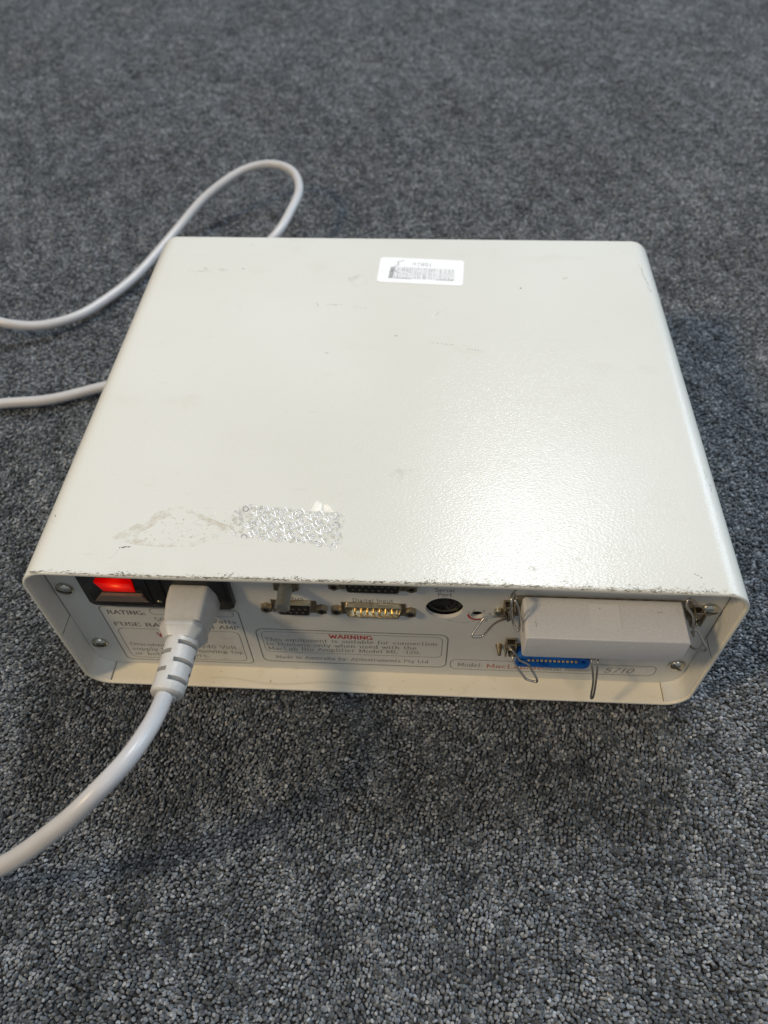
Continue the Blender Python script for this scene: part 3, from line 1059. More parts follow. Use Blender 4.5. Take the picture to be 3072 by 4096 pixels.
bail(RU, [(286.0, 8.0, 78.0), (277.0, 4.6, 89.6), (275.9, 2.0, 87.8), (279.3, 0.0, 83.2), (280.9, -2.0, 76.7), (282.6, -1.8, 70.6), (283.6, 2.0, 68.0)])
bail(RU, [(285.0, 8.0, 66.5), (283.4, 4.0, 68.6), (286.1, 2.0, 68.3), (288.3, -1.0, 65.6), (289.8, -3.0, 63.6), (289.8, -3.2, 61.6), (289.0, -3.0, 60.9), (285.4, -1.0, 59.6), (284.0, 4.0, 58.0)])
# small screw left of the upper bracket and locating stud left of the lower one
bm = bmesh.new()
bm_cyl_y(bm, 202.2, 65.0, 2.0, PY - 2.2, PY - 0.01, 18, bev=0.8)
from_bm("flange_screw", bm, M['zinc'], RU, True, 40)
bm = bmesh.new()
bm_cyl_y(bm, 205.4, 34.0, 1.7, PY - 5.6, PY - 0.01, 12, r2=0.8, bev=0.3)
from_bm("locating_stud", bm, M['tarnish'], RB, True, 40)

# ------------------------------------------------------------------ things on the top cover
ZT = H + 0.03


def top_poly(name, pts, mat, parent, z=ZT, smooth=False):
    V = [(x, y, z + bulge(x, y, True)) for x, y in pts]
    return put(name, V, [tuple(range(len(V)))], mat, parent)


def oriented(o_, ux, uy, P):
    return [(o_[0] + a * ux[0] + b * uy[0], o_[1] + a * ux[1] + b * uy[1]) for a, b in P]


# asset sticker: corners (138.7,232.6) (188.1,229.7) (186.8,204.4) (137.5,207.3)
so = (137.5, 207.3)
sx, sy = (49.35 / 49.4, -2.9 / 49.4), (1.2 / 25.3, 25.3 / 25.3)
P = rounded(0, 49.4, 0, 25.3, 2.2, 5)
pts = oriented(so, sx, sy, P)
bm = bmesh.new()
a = [bm.verts.new((x, y, H + 0.02)) for x, y in pts]
b = [bm.verts.new((x, y, H + 0.16)) for x, y in pts]
bm.faces.new(a[::-1])
bm.faces.new(b)
for i in range(len(pts)):
    bm.faces.new((a[i], a[(i + 1) % len(pts)], b[(i + 1) % len(pts)], b[i]))
stick = from_bm("asset_sticker", bm, M['sticker'], unit)
stick["label"] = "white asset sticker with a worn barcode"


def on_sticker(name, polys, mat, dz=0.2):
    V, F = [], []
    for pl in polys:
        b0 = len(V)
        for (x, y) in oriented(so, sx, sy, pl):
            V.append((x, y, H + dz))
        F.append(tuple(range(b0, len(V))))
    return put(name, V, F, mat, stick)


on_sticker("worn_barcode_film", [[(8.5, 4.2), (44.5, 4.6), (44.2, 15.8), (9, 16)]], M['barpale'], 0.17)
bars = []
x = 9.5
rb = random.Random(3)
while x < 43.5:
    wd = rb.choice([0.35, 0.5, 0.7])
    lo = 4.6
    hi = 15.2 + 0.3 * math.sin(x)
    if rb.random() < 0.75:
        bars.append([(x, lo), (x + wd, lo), (x + wd, hi), (x, hi)])
    x += wd + rb.choice([0.35, 0.55, 0.9])
on_sticker("barcode_bars", bars, speckled_residue('washed_out_bars', (0.52, 0.53, 0.55), 0.42, 0.72, 130), 0.19)
on_sticker("dark_bar", [[(6.4, 4.2), (8.9, 4.3), (9.4, 15.4), (6.9, 15.4)]], M['barink'], 0.20)
stubs = []
x = 10
while x < 44:
    if x < 19 or x > 34:
        stubs.append([(x, 4.0), (x + 0.6, 4.0), (x + 0.6, 4.9 + rb.random()), (x, 4.9 + rb.random())])
    x += 1.1
on_sticker("bar_stubs", stubs, M['barink'], 0.21)
# crack in the film
cr = [(14.2, 22.8), (10.4, 20.4), (11.5, 18.2), (8.8, 15.8), (10.0, 11.0), (13.0, 9.5)]
polys = []
for p, q in zip(cr, cr[1:]):
    dx, dy = q[0] - p[0], q[1] - p[1]
    L = math.hypot(dx, dy)
    nx, ny = -dy / L * 0.22, dx / L * 0.22
    polys.append([(p[0] + nx, p[1] + ny), (p[0] - nx, p[1] - ny), (q[0] - nx, q[1] - ny), (q[0] + nx, q[1] + ny)])
on_sticker("film_crack", polys, M['barink'], 0.22)
# number seen upside down from this side
Q, tw = text_quads("15826", False, 0.14)
polys = [[(30.6 - a / tw * 11.2, 20.6 - c * 3.0) for a, c in q] for q in Q]
on_sticker("asset_number", polys, speckled_residue('washed_out_digits', (0.5, 0.51, 0.53), 0.35, 0.65, 160), 0.23)

# VOID tamper-label residue
vp = [(86.2, 37.3), (90.7, 39.3), (100, 38.4), (109.8, 37.6), (118.9, 36.6), (132.0, 36.3), (134.7, 32.9), (133.5, 27.7), (134.1, 20.2), (131.7, 17.6),
      (125.7, 17.8), (118.9, 19.2), (105.5, 19.5), (98, 20.6), (91.7, 21.1), (87.4, 22.6), (84.9, 27), (85.2, 33.1)]
vq, vr = [], random.Random(2)
for i in range(len(vp)):
    a, b = vp[i], vp[(i + 1) % len(vp)]
    n_ = max(2, int(math.hypot(b[0] - a[0], b[1] - a[1]) / 0.9))
    for k in range(n_):
        vq.append((a[0] + (b[0] - a[0]) * k / n_ + vr.uniform(-0.35, 0.35), a[1] + (b[1] - a[1]) * k / n_ + vr.uniform(-0.45, 0.45)))
vp = vq
void = top_poly("tamper_label_residue", vp, M['void_film'], unit)
void["label"] = "residue of a peeled tamper label repeating the word VOID"


def inside(p, poly):
    c = False
    for i in range(len(poly)):
        x1, y1 = poly[i - 1]
        x2, y2 = poly[i]
        if (y1 > p[1]) != (y2 > p[1]) and p[0] < (x2 - x1) * (p[1] - y1) / (y2 - y1) + x1:
            c = not c
    return c


V1, F1, V2, F2 = [], [], [], []
ang = math.atan2(6.4, 10.0)
ca, sa = math.cos(ang), math.sin(ang)
rv = random.Random(8)
letters = []
x_ = 0.0
for ch in "VOID":
    letters.append((ch, x_))
    x_ += GL[ch][0] + 0.26
TW = x_ - 0.26
for i in range(-5, 6):
    for j in range(-8, 9):
        st = i * 12.6 + (6.0 if j % 2 else 0)
        ox = 108.2 + st * ca + j * 4.7 * sa
        oy = 24.2 + st * sa - j * 4.7 * ca
        for ch, lx in letters:
            Q, _w = text_quads(ch, False, 0.17)
            polys = []
            for q_ in Q:
                polys.append([(ox + (a + lx) / TW * 10.9 * ca - c * 3.0 * sa, oy + (a + lx) / TW * 10.9 * sa + c * 3.0 * ca) for a, c in q_])
            allp = [p for pl_ in polys for p in pl_]
            cx_, cy_ = sum(p[0] for p in allp) / len(allp), sum(p[1] for p in allp) / len(allp)
            mid = 1 - abs(cx_ - 111) / 26
            if rv.random() > 0.62 + 0.45 * mid:
                continue
            bright = mid > 0.34 or rv.random() < 0.25
            VV, FF = (V1, F1) if bright else (V2, F2)
            for P in polys:
                c0 = (sum(p[0] for p in P) / 4, sum(p[1] for p in P) / 4)
                if not inside(c0, vp):
                    continue
                b0 = len(VV)
                VV += [(px, py, H + 0.075 + bulge(px, py, True)) for px, py in P]
                FF.append((b0, b0 + 1, b0 + 2, b0 + 3))
put("void_lettering", V1, F1, M['silver'], void)["kind"] = "stuff"
put("worn_lettering", V2, F2, M['silver_dull'], void)["kind"] = "stuff"
# torn paper corner
bm = bmesh.new()
pp = [(118.7, 36.5), (119.6, 38.6), (120.9, 41.9), (122.6, 41.6), (123.8, 40.6), (126.1, 40.3), (127.9, 38.4), (129.4, 36.3), (124, 36.2)]
a = [bm.verts.new((x, y, H + 0.05)) for x, y in pp]
b = [bm.verts.new((x, y, H + 0.5 + 0.35 * math.sin(x))) for x, y in pp]
bm.faces.new(a[::-1])
bm.faces.new(b)
for i in range(len(pp)):
    bm.faces.new((a[i], a[(i + 1) % len(pp)], b[(i + 1) % len(pp)], b[i]))
from_bm("paper_scrap", bm, M['paper'], void)
# residue smear above the scrap
top_poly("grime_smear", [(129.2, 37), (131, 41), (129.5, 46), (130.4, 50), (131.4, 50), (131.0, 46), (133, 41), (133.6, 37.5)], M['glue_center'], void)

# glue stain: yellowed ring band + speckled centre
gp = [(35.9, 19.7), (41, 23.8), (45.9, 28.0), (51, 33), (56.3, 36.6), (62, 37.4), (67.7, 35.6), (72, 33.2), (76.2, 31.2), (81, 29.0), (85.8, 27.4), (85, 24.0), (80, 20.4), (75.4, 18.0), (72.5, 15.8), (64, 15.2), (55.7, 15.2), (46, 16.0), (37.6, 16.6)]
cx_, cy_ = 61, 25
inn = [(cx_ + (x - cx_) * 0.68 + 2.5, cy_ + (y - cy_) * 0.74) for x, y in gp]
n = len(gp)
V = [(x, y, H + 0.06 + bulge(x, y, True)) for x, y in gp + inn]
F = [(i, (i + 1) % n, n + (i + 1) % n, n + i) for i in range(n)]
gs = put("glue_stain", V, F, M['glue_film'], unit)
gs["label"] = "yellowish pointed glue stain left of the VOID residue"
top_poly("speckled_center", inn, M['glue_center'], gs, H + 0.06)

# smudges
def blob(cx, cy, rx, ry, n=16, jit=0.3, seed=0):
    q = random.Random(seed)
    return [(cx + rx * math.cos(2 * math.pi * k / n) * (1 + q.uniform(-jit, jit)), cy + ry * math.sin(2 * math.pi * k / n) * (1 + q.uniform(-jit, jit))) for k in range(n)]


sm = []
for i, (x_, y_, rx, ry) in enumerate([(127, 210, 5, 4), (47, 218, 4, 3), (247, 212.5, 2.6, 2.2), (233, 146.5, 2, 1.8), (160, 60, 7, 5), (230, 15.5, 2.2, 1.8), (212, 9, 2, 1.5), (35, 215, 4, 5)]):
    sm.append(top_poly("smudge", blob(x_, y_, rx, ry, seed=i), M['smudge'], unit, H + 0.16))

# scratches, nicks, chips: tiny flakes lying on the paint
class Flakes:
    def __init__(self):
        self.V, self.F, self.q = [], [], random.Random(11)

    def add(self, x, y, L, wd, ang=0.0, z=H + 0.045, fold=None):
        ca, sa = math.cos(ang), math.sin(ang)
        n = self.q.choice([4, 5, 6])
        b0 = len(self.V)
        for k in range(n):
            a = 2 * math.pi * k / n
            rr = self.q.uniform(0.6, 1.1)
            u_, v_ = L / 2 * math.cos(a) * rr, wd / 2 * math.sin(a) * rr
            px, py = x + u_ * ca - v_ * sa, y + u_ * sa + v_ * ca
            if py < 1.0:   # wrap round the rolled front edge
                pz = H + 0.02 - (1.0 - math.sqrt(max(0, 1 - min(1, 1 - py) ** 2)))
                py = max(py, 0.0) - 0.03
                pz += bulge(px, py, True)
            elif px > W - RR or px < RR:
                dx = px - (W - RR) if px > W - RR else RR - px
                an = min(dx / RR, 1.5)
                px = (W - RR + (RR + 0.05) * math.sin(an)) if px > W - RR else RR - (RR + 0.05) * math.sin(an)
                pz = H - RR + (RR + 0.05) * math.cos(an)
            else:
                pz = z + bulge(px, py, True)
            self.V.append((px, py, pz))
        self.F.append(tuple(range(b0, len(self.V))))

    def make(self, name, mat, label=None):
        o = put(name, self.V, self.F, mat, unit)
        o["kind"] = "stuff"
        if label:
            o["label"] = label
        return o


fd, ft, fp = Flakes(), Flakes(), Flakes()
q = random.Random(21)
# front edge chipping: dense clusters along x, close to y 0.6..4
for i in range(1500):
    x_ = q.uniform(6, 292)
    clus = 0.5 + 0.5 * math.sin(x_ * 0.11 + 1.0) * math.sin(x_ * 0.043 + 0.4) + 0.3 * math.sin(x_ * 0.6)
    if q.random() > 0.25 + 0.6 * clus:
        continue
    y_ = abs(q.gauss(0.5, 0.42)) + 0.2
    (fd if q.random() < (0.62 if x_ < 200 else 0.3) else ft).add(x_, y_, q.uniform(0.3, 2.4), q.uniform(0.10, 0.34), q.gauss(0.10, 0.13))
for i in range(420):
    x_ = q.uniform(8, 215)
    if math.sin(x_ * 0.31) + 0.6 * math.sin(x_ * 0.07 + 1) > -0.5:
        fd.add(x_, 0.45 + q.uniform(0, 0.35), q.uniform(0.8, 2.6), q.uniform(0.12, 0.3), q.gauss(0.06, 0.08))
for i in range(260):
    x_ = q.uniform(175, 290)
    ft.add(x_, 0.5 + abs(q.gauss(0, 1.3)), q.uniform(0.3, 1.6), q.uniform(0.1, 0.35), q.gauss(0, 0.4))
for cxk in (45.2, 118, 262, 172, 90, 232, 281):
    for i in range(16):
        (fd if i % 3 else ft).add(cxk + q.gauss(0, 1.8), 0.8 + abs(q.gauss(0.8, 0.8)), q.uniform(0.4, 1.4), q.uniform(0.2, 0.5), q.gauss(0, 0.6))
# dashes from the photo: broken black rub lines
def dashes(fl, x0, y0, x1, y1, n, wmin=0.25, wmax=0.6, jit=0.3):
    for i in range(n):
        t = i / max(1, n - 1)
        fl.add(x0 + (x1 - x0) * t + q.gauss(0, jit), y0 + (y1 - y0) * t + q.gauss(0, jit * 0.4), q.uniform(0.6, 1.6), q.uniform(wmin, wmax), math.atan2(y1 - y0, x1 - x0) + q.gauss(0, 0.3))


dashes(ft, 26.7, 215.7, 39.3, 215.4, 9, 0.15, 0.35)
dashes(fd, 57.5, 218.8, 58.8, 218.8, 2)
dashes(fd, 105.2, 186.6, 106.5, 184.0, 4, 0.3, 0.6, 0.2)
dashes(fd, 111.4, 185.1, 119.0, 185.0, 6, 0.25, 0.5)
dashes(fd, 126.0, 183.8, 133.0, 181.8, 4, 0.2, 0.45)
dashes(fd, 169, 153.3, 181, 151.6, 7, 0.25, 0.55)
dashes(fd, 189.6, 148.4, 196, 147.0, 5, 0.25, 0.5)
dashes(fd, 150.5, 158.4, 151.2, 158.4, 2)
fd.add(219.5, 203.0, 1.5, 1.3)
dashes(fd, 290.0, 227.0, 291.4, 203.0, 16, 0.35, 1.0, 0.4)
for cxk, cyk, nk, sp in ((293.5, 65, 14, 2.2), (294.2, 58, 10, 1.8), (293.6, 45, 5, 1.2), (292.8, 31, 12, 1.8), (294, 12, 6, 2), (8, 30, 3, 1)):
    for i in range(nk):
        fd.add(cxk + q.gauss(0, 0.7), cyk + q.gauss(0, sp), q.uniform(0.3, 1.2), q.uniform(0.2, 0.5), q.gauss(1.2, 0.5))
dashes(fd, 277.3, 9.4, 278.9, 8.4, 3, 0.3, 0.5)
fd.add(276.8, 9.6, 0.9, 0.4, 1.2)
dashes(fd, 41.1, 14.2, 44.5, 14.8, 5, 0.4, 0.9)
dashes(ft, 38.5, 9.0, 41.0, 14.0, 5, 0.1, 0.25)
dashes(fd, 60, 244, 64, 244, 2, 0.2, 0.3)
dashes(ft, 6, 250.5, 26, 251.6, 12, 0.3, 0.7)
for i in range(60):   # random specks over the top
    (fd if q.random() < 0.3 else ft).add(q.uniform(14, 285), q.uniform(6, 245), q.uniform(0.15, 0.5), q.uniform(0.1, 0.3), q.uniform(0, 3))
for i in range(60):   # around left sticker region
    ft.add(q.gauss(78, 8), q.gauss(25, 5), q.uniform(0.2, 0.7), q.uniform(0.1, 0.3), q.uniform(0, 3))
# pale scratches
def curve_scratch(fl, pts, wd=0.22):
    C_ = catmull([(x, y, 0) for x, y in pts], 8)
    for p, r_ in zip(C_, C_[1:]):
        d = r_ - p
        fl.add((p.x + r_.x) / 2, (p.y + r_.y) / 2, d.length * 1.3, wd, math.atan2(d.y, d.x))


curve_scratch(fp, [(115.5, 143.0), (118.5, 136), (124.9, 130.0), (131, 124.5), (137.8, 122.1), (142, 122)], 0.3)
curve_scratch(fp, [(107.6, 112.7), (111, 118), (116.9, 125.2), (122, 127.5)], 0.3)
for i in range(12):
    fp.add(115.5 + q.gauss(0, .5), 143.3 + q.gauss(0, .4), 0.9, 0.7)
for i in range(46):
    t = q.random()
    fp.add(170.3 + 5 * t + q.gauss(0, 0.7), 173.5 + 9 * t + q.gauss(0, 0.8), q.uniform(0.6, 1.7), q.uniform(0.4, 0.9), q.uniform(0, 3))
curve_scratch(fp, [(75.4, 32.2), (77.8, 34.2)], 0.9)
# faint ring marks
for (cx_, cy_, rx, ry, a0, a1) in ((57, 179, 6.6, 7.2, -200, 60), (127, 210, 6.0, 6.4, 200, 380), (231, 45, 7, 7.5, 60, 300)):
    for k in range(30):
        a = R(a0 + (a1 - a0) * k / 30)
        if q.random() < 0.7:
            ft.add(cx_ + rx * math.cos(a), cy_ + ry * math.sin(a), q.uniform(0.3, 0.9), 0.14, a + 1.57)
fd.make("paint_chips", M['scuff_dark'])
ft.make("grimy_scuffs", M['scuff_tan'])
fp.make("pale_scratches", M['scuff_pale'])
# dark corner rubs and a worn spot on the left and right front corner edges
fc = Flakes()
for (xx, zz, k0) in ((-0.02, 60, 5), (-0.02, 47, 8)):
    for i in range(k0):
        b0 = len(fc.V)
        y_, z_ = abs(q.gauss(0.6, 0.5)), zz + q.gauss(0, 1.2)
        fc.V += [(xx, y_, z_), (xx, y_ + 0.8, z_ + 0.1), (xx, y_ + 0.6, z_ + 0.5)]
        fc.F.append((b0, b0 + 1, b0 + 2))
put("edge_nicks", fc.V, fc.F, M['scuff_dark'], unit)["kind"] = "stuff"

# drip line on the tray floor in the recess
V, F = [], []
for i in range(60):
    t = i / 59
    x_ = 62 + 84 * t
    y_ = 3.2 + 1.4 * math.sin(t * 9.4 + 0.9) * (1 - 0.4 * t)
    V += [(x_, y_, 1.72), (x_, y_ + 0.45, 1.82), (x_, y_ + 0.9, 1.72)]
for i in range(59):
    for k in (0, 1):
        F.append((3 * i + k, 3 * i + 3 + k, 3 * i + 4 + k, 3 * i + 1 + k))
put("paint_run", V, F, M['white_core'], unit, True)

# ------------------------------------------------------------------ grey hood plugged on the upper ribbon connector
hood = empty("connector_hood", (0.245, 0.006, 0.070))
hood["label"] = "blank grey plastic terminator hood plugged in at the right of the recess"
hood["category"] = "cable connector"


def hput(o):
    o.parent = hood
    o.matrix_parent_inverse = Matrix.Translation(-Vector(hood.location))
    return o


HX0, HX1, HZ0, HZ1, HYF = 211.3, 278.0, 62.8, 78.7, -10.0
poly = [(HX0 + 1.2, HZ1), (HX0, HZ1 - 1.2), (HX0, HZ0 + 1.0), (HX0 + 1.0, HZ0), (HX1 - 3.2, HZ0), (HX1, HZ0 + 3.4), (HX1, HZ1 - 0.6), (HX1 - 0.6, HZ1)]
hb = hput(prism_y("hood_body", poly, HYF, PY - 1.75, M['hood'], None, 0.5))
pts = [(241.0, 12.4 - 5.2), (253.9, 12.6 - 5.2), (253.8, 0.2), (240.9, 0.3)]
V = [(x, y, HZ1 + 0.03) for x, y in ((238.5, 7.8), (251.4, 7.8), (251.1, -4.4), (238.6, -4.4))]
hput(put("label_recess", V, [(0, 1, 2, 3)], M['hood_recess'], None))
V, F = [], []
for (a, b) in (((238.5, 7.9), (251.4, 7.9)), ((251.4, 7.9), (251.1, -4.4))):
    d = Vector((b[0] - a[0], b[1] - a[1])).normalized() * 0.09
    b0 = len(V)
    V += [(a[0] - d.y, a[1] + d.x, HZ1 + 0.05), (a[0] + d.y, a[1] - d.x, HZ1 + 0.05), (b[0] + d.y, b[1] - d.x, HZ1 + 0.05), (b[0] - d.y, b[1] + d.x, HZ1 + 0.05)]
    F.append((b0, b0 + 1, b0 + 2, b0 + 3))
hput(put("recess_edge", V, F, M['residue'], None))
fh = Flakes()
for i in range(26):
    x_, z_ = 215 + abs(q.gauss(0, 7)), q.uniform(66, 74)
    b0 = len(fh.V)
    L = q.uniform(1, 6)
    fh.V += [(x_, HYF - 0.02, z_), (x_ + L, HYF - 0.02, z_ + 0.02 * L), (x_ + L, HYF - 0.02, z_ + 0.1 + 0.02 * L), (x_, HYF - 0.02, z_ + 0.1)]
    fh.F.append((b0, b0 + 1, b0 + 2, b0 + 3))
o = hput(put("hood_scratches", fh.V, fh.F, simple('hood_scratch', (0.62, 0.61, 0.59), 0.6), None))
o["kind"] = "stuff"
fh2 = Flakes()
for (x_, y_) in ((243, 9.4), (267, 8.4), (268.2, 8.4), (215.6, 1.5), (216.0, 0.7), (215.8, -0.3)):
    b0 = len(fh2.V)
    for k in range(5):
        fh2.V.append((x_ + 0.35 * math.cos(k * 1.256), y_ - 4 + 0.22 * math.sin(k * 1.256), HZ1 + 0.03))
    fh2.F.append(tuple(range(b0, b0 + 5)))
hput(put("hood_specks", fh2.V, fh2.F, M['scuff_dark'], None))["kind"] = "stuff"
# plug metal tongue going into the socket
hput(prism_y("plug_shell", rounded(HX0 + 3, HX1 - 3, HZ0 + 3, HZ1 - 3, 2), PY - 1.74, PY - 1.61, M['shell'], None))

# ------------------------------------------------------------------ power cord: plug, strain relief, cable
cord = empty("power_cord", (0.0685, -0.01, 0.074))
cord["label"] = "light grey power cord plugged in at the left, curling over the carpet"
cord["category"] = "power cable"


def cput(o):
    o.parent = cord
    o.matrix_parent_inverse = Matrix.Translation(-Vector(cord.location))
    return o


CX, CZ = 68.0, 74.0
# plug body: hexagonal C13 section lofted towards the collar, rounded edges via subdivided outline


def soft(poly, r, n=3):
    out = []
    m = len(poly)
    for i in range(m):
        p, a, b = Vector(poly[i]), Vector(poly[i - 1]), Vector(poly[(i + 1) % m])
        d1, d2 = (a - p), (b - p)
        rr = min(r, d1.length * 0.45, d2.length * 0.45)
        s, e = p + d1.normalized() * rr, p + d2.normalized() * rr
        for k in range(n + 1):
            t = k / n
            q_ = s * (1 - t) ** 2 + p * 2 * t * (1 - t) + e * t * t
            out.append((q_.x, q_.y))
    return out


def sect(tw, th, bw, bh, mw, r):
    """top half width tw at height th, widest mw at mid, bottom half width bw at -bh"""
    return soft([(-tw, th), (-mw, th * 0.15), (-mw, -bh * 0.85), (-bw, -bh), (bw, -bh), (mw, -bh * 0.85), (mw, th * 0.15), (tw, th)], r)


loft = [(PY - 3.4, sect(8.3, 8.4, 9.6, 8.2, 10.7, 1.7)), (4.0, sect(8.3, 8.6, 9.6, 8.2, 10.9, 1.8)), (0.4, sect(8.2, 8.6, 9.4, 8.1, 10.6, 1.8)), (-1.4, sect(8.1, 8.4, 9.0, 8.0, 9.9, 1.8)), (-4.0, sect(8.0, 8.1, 8.6, 7.7, 9.5, 1.8)),
        (-7.6, sect(7.8, 7.4, 7.8, 7.3, 8.6, 1.8)), (-8.6, sect(7.7, 7.1, 7.4, 7.1, 8.3, 1.8))]
V, F = [], []
for y_, pl in loft:
    for (x_, z_) in pl:
        V.append((CX + x_, y_, CZ + z_))
n = len(loft[0][1])
for i in range(len(loft) - 1):
    for k in range(n):
        k2 = (k + 1) % n
        F.append((i * n + k, (i + 1) * n + k, (i + 1) * n + k2, i * n + k2))
F.append(tuple(range(n)))
F.append(tuple((len(loft) - 1) * n + k for k in range(n))[::-1])
body = cput(put("plug_body", V, F, [M['plug'], M['plug_top']], None, True))
for p_ in body.data.polygons:
    if p_.normal.z > 0.8 and p_.center.y > -0.0058:
        p_.material_index = 1
body.data.set_sharp_from_angle(angle=R(60))
# collar
loft = [(-8.6, 8.6, 7.8), (-9.0, 9.2, 8.5), (-11.6, 9.3, 8.6), (-12.0, 9.0, 8.2), (-15.6, 6.6, 6.4)]
V, F = [], []
for y_, hw, hh in loft:
    for (x_, z_) in soft([(-hw, hh * 0.55), (-hw, -hh * 0.75), (-hw * 0.7, -hh), (hw * 0.7, -hh), (hw, -hh * 0.75), (hw, hh * 0.55), (hw * 0.62, hh), (-hw * 0.62, hh)], 1.0):
        V.append((CX - 0.3 + x_, y_, CZ + z_))
n = len(V) // len(loft)
for i in range(len(loft) - 1):
    for k in range(n):
        k2 = (k + 1) % n
        F.append((i * n + k, i * n + k2, (i + 1) * n + k2, (i + 1) * n + k))
F.append(tuple(range(n))[::-1])
F.append(tuple((len(loft) - 1) * n + k for k in range(n)))
col = cput(put("plug_collar", V, F, M['plug'], None, True))
col.data.set_sharp_from_angle(angle=R(35))
# strain relief: tapered sleeve with staggered slots
NA, ys = 96, []
slots = []   # (y_center, angle_center(deg), half_angle)
for k, yc in enumerate((-19.0, -27.0, -35.0)):
    slots.append((yc, 32, 54))
    slots.append((yc, 212, 54))
for k, yc in enumerate((-23.0, -31.0)):
    slots.append((yc, 146, 44))
    slots.append((yc, -40, 44))
yy = -14.6
edges = sorted({e for s_ in slots for e in (s_[0] - 1.0, s_[0] - 0.95, s_[0] + 0.95, s_[0] + 1.0)} | {-14.6, -39.2, -39.9, -40.3}, reverse=True)
grid = []
for y_ in edges:
    grid.append(y_)
V, F = [], []
for y_ in grid:
    t = (-14.6 - y_) / 25.0
    ro = 7.0 - 0.35 * t
    if y_ < -39.3:
        ro -= 0.5 if y_ > -40.1 else 1.6
    for k in range(NA):
        a = 360 * k / NA
        rr = ro
        for (yc, ac, ha) in slots:
            if abs(y_ - yc) <= 0.96 and abs((a - ac + 180) % 360 - 180) <= ha:
                rr = 4.1
        V.append((CX + 0.2 - 1.1 * t * t + rr * math.cos(R(a)), y_ + 0.6, CZ - 0.2 + 0.98 * rr * math.sin(R(a))))
for i in range(len(grid) - 1):
    for k in range(NA):
        k2 = (k + 1) % NA
        F.append((i * NA + k, i * NA + k2, (i + 1) * NA + k2, (i + 1) * NA + k))
F.append(tuple(range(NA))[::-1])
F.append(tuple((len(grid) - 1) * NA + k for k in range(NA)))
sr = cput(put("strain_relief", V, F, M['plug'], None, True))
sr.data.set_sharp_from_angle(angle=R(35))
bm = bmesh.new()
bm_cyl_y(bm, CX - 0.7, CZ - 0.2, 3.9, -41.0, -38, 24, bev=0.5)
cput(from_bm("cable_sleeve", bm, M['plug'], None, True, 60))

# cable (one continuous piece; passes out of frame at the left and returns behind the box)
cab = [(67.0, -34, 73.8), (66.9, -40.5, 75.2), (68.4, -56.4, 85.6), (65.4, -71.8, 91.5), (57.5, -84.0, 91.2), (44.8, -93.6, 83.3), (20.1, -103.8, 66.3), (-16, -110, 46), (-48, -106, 32), (-90, -88, 17), (-140, -50, 7), (-190, 10, 4), (-215, 80, 4), (-205, 150, 4), (-170, 190, 4),
       (-122, 200.7, 4), (-89, 206, 4), (-58, 219, 4), (-36, 228, 4), (-21, 240, 4), (-12, 258, 4), (-8, 282, 6), (6, 310, 11), (24, 342, 20), (46.8, 372.6, 30.0), (55.6, 405.0, 34.0), (58.3, 430.0, 35.6), (52.8, 453.0, 36.5), (41.6, 466.8, 37.0), (25.7, 471.5, 37.0), (7.6, 466.5, 35.0), (-9.0, 453.3, 31.0), (-27.4, 433.5, 23.5), (-45.2, 401.2, 13.5), (-65.4, 351.1, 6.5), (-82.6, 317.7, 5.5), (-98.4, 293.8, 7.0), (-120.9, 278.6, 10.0), (-146.3, 275.8, 15.0), (-180, 290, 16), (-240, 330, 8), (-330, 380, 4), (-430, 420, 4)]
P = catmull(cab, 9)
cput(tube("cable", P, 3.5, M['cable'], None, 20))

# ------------------------------------------------------------------ carpet
cm, nt, bs = new_mat('carpet_backing')
vv = scaled(nt, 1, 1, 1)
c1 = ramp(nt, noise(nt, vv, 330, 3).outputs[0], [(0.3, (0.012, 0.012, 0.014)), (0.7, (0.03, 0.031, 0.034))])
nt.links.new(c1.outputs[0], bs.inputs['Base Color'])
bs.inputs['Roughness'].default_value = 0.95
bump(nt, bs, noise(nt, vv, 380, 2).outputs[0], 1.0, 0.002)
G = 3.0
ground = put("carpet_floor", [(-G, -G, -0.0032), (G, -G, -0.0032), (G, G, -0.0032), (-G, G, -0.0032)], [(0, 1, 2, 3)], cm, None, scale=1)
ground["kind"] = "structure"

# loop pile: one low nub instanced on jittered points
S = 0.00152
pts = []
y = -0.26
row = 0
rows_ = []
while y < 1.2:
    hw = 0.25 + 0.36 * (y + 0.26)
    xs = np.arange(0.165 - hw, 0.165 + hw, S)
    xs = xs + (row % 2) * S * 0.5
    rows_.append(np.stack([xs, np.full_like(xs, y)], 1))
    y += S * 0.9
    row += 1
xy = np.concatenate(rows_)
xy += rng.normal(0, S * 0.17, xy.shape)
# gentle warping so rows wander
xy[:, 0] += 0.0016 * np.sin(xy[:, 1] * 140) + 0.001 * np.sin(xy[:, 0] * 210 + xy[:, 1] * 90)
xy[:, 1] += 0.0014 * np.sin(xy[:, 0] * 170 + 1.0)
keep = ~((xy[:, 0] > 0.012) & (xy[:, 0] < 0.288) & (xy[:, 1] > 0.02) & (xy[:, 1] < 0.235))
xy = xy[keep]
npt = len(xy)
z = rng.normal(-0.0026, 0.0006, npt)
under = (xy[:, 0] > -0.002) & (xy[:, 0] < 0.302) & (xy[:, 1] > -0.002) & (xy[:, 1] < 0.256)
z[under] -= 0.0012
me = bpy.data.meshes.new("carpet_pile")
me.vertices.add(npt)
me.vertices.foreach_set('co', np.stack([xy[:, 0], xy[:, 1], z], 1).astype(np.float32).ravel())
rot = me.attributes.new('rot', 'FLOAT_VECTOR', 'POINT')
rv_ = np.stack([0.5 + rng.normal(0, 0.45, npt), rng.normal(0, 0.45, npt), 0.8 + 0.9 * np.sin(xy[:, 0] * 31 + 3 * xy[:, 1]) * np.cos(xy[:, 1] * 23) + rng.normal(0, 0.45, npt)], 1)
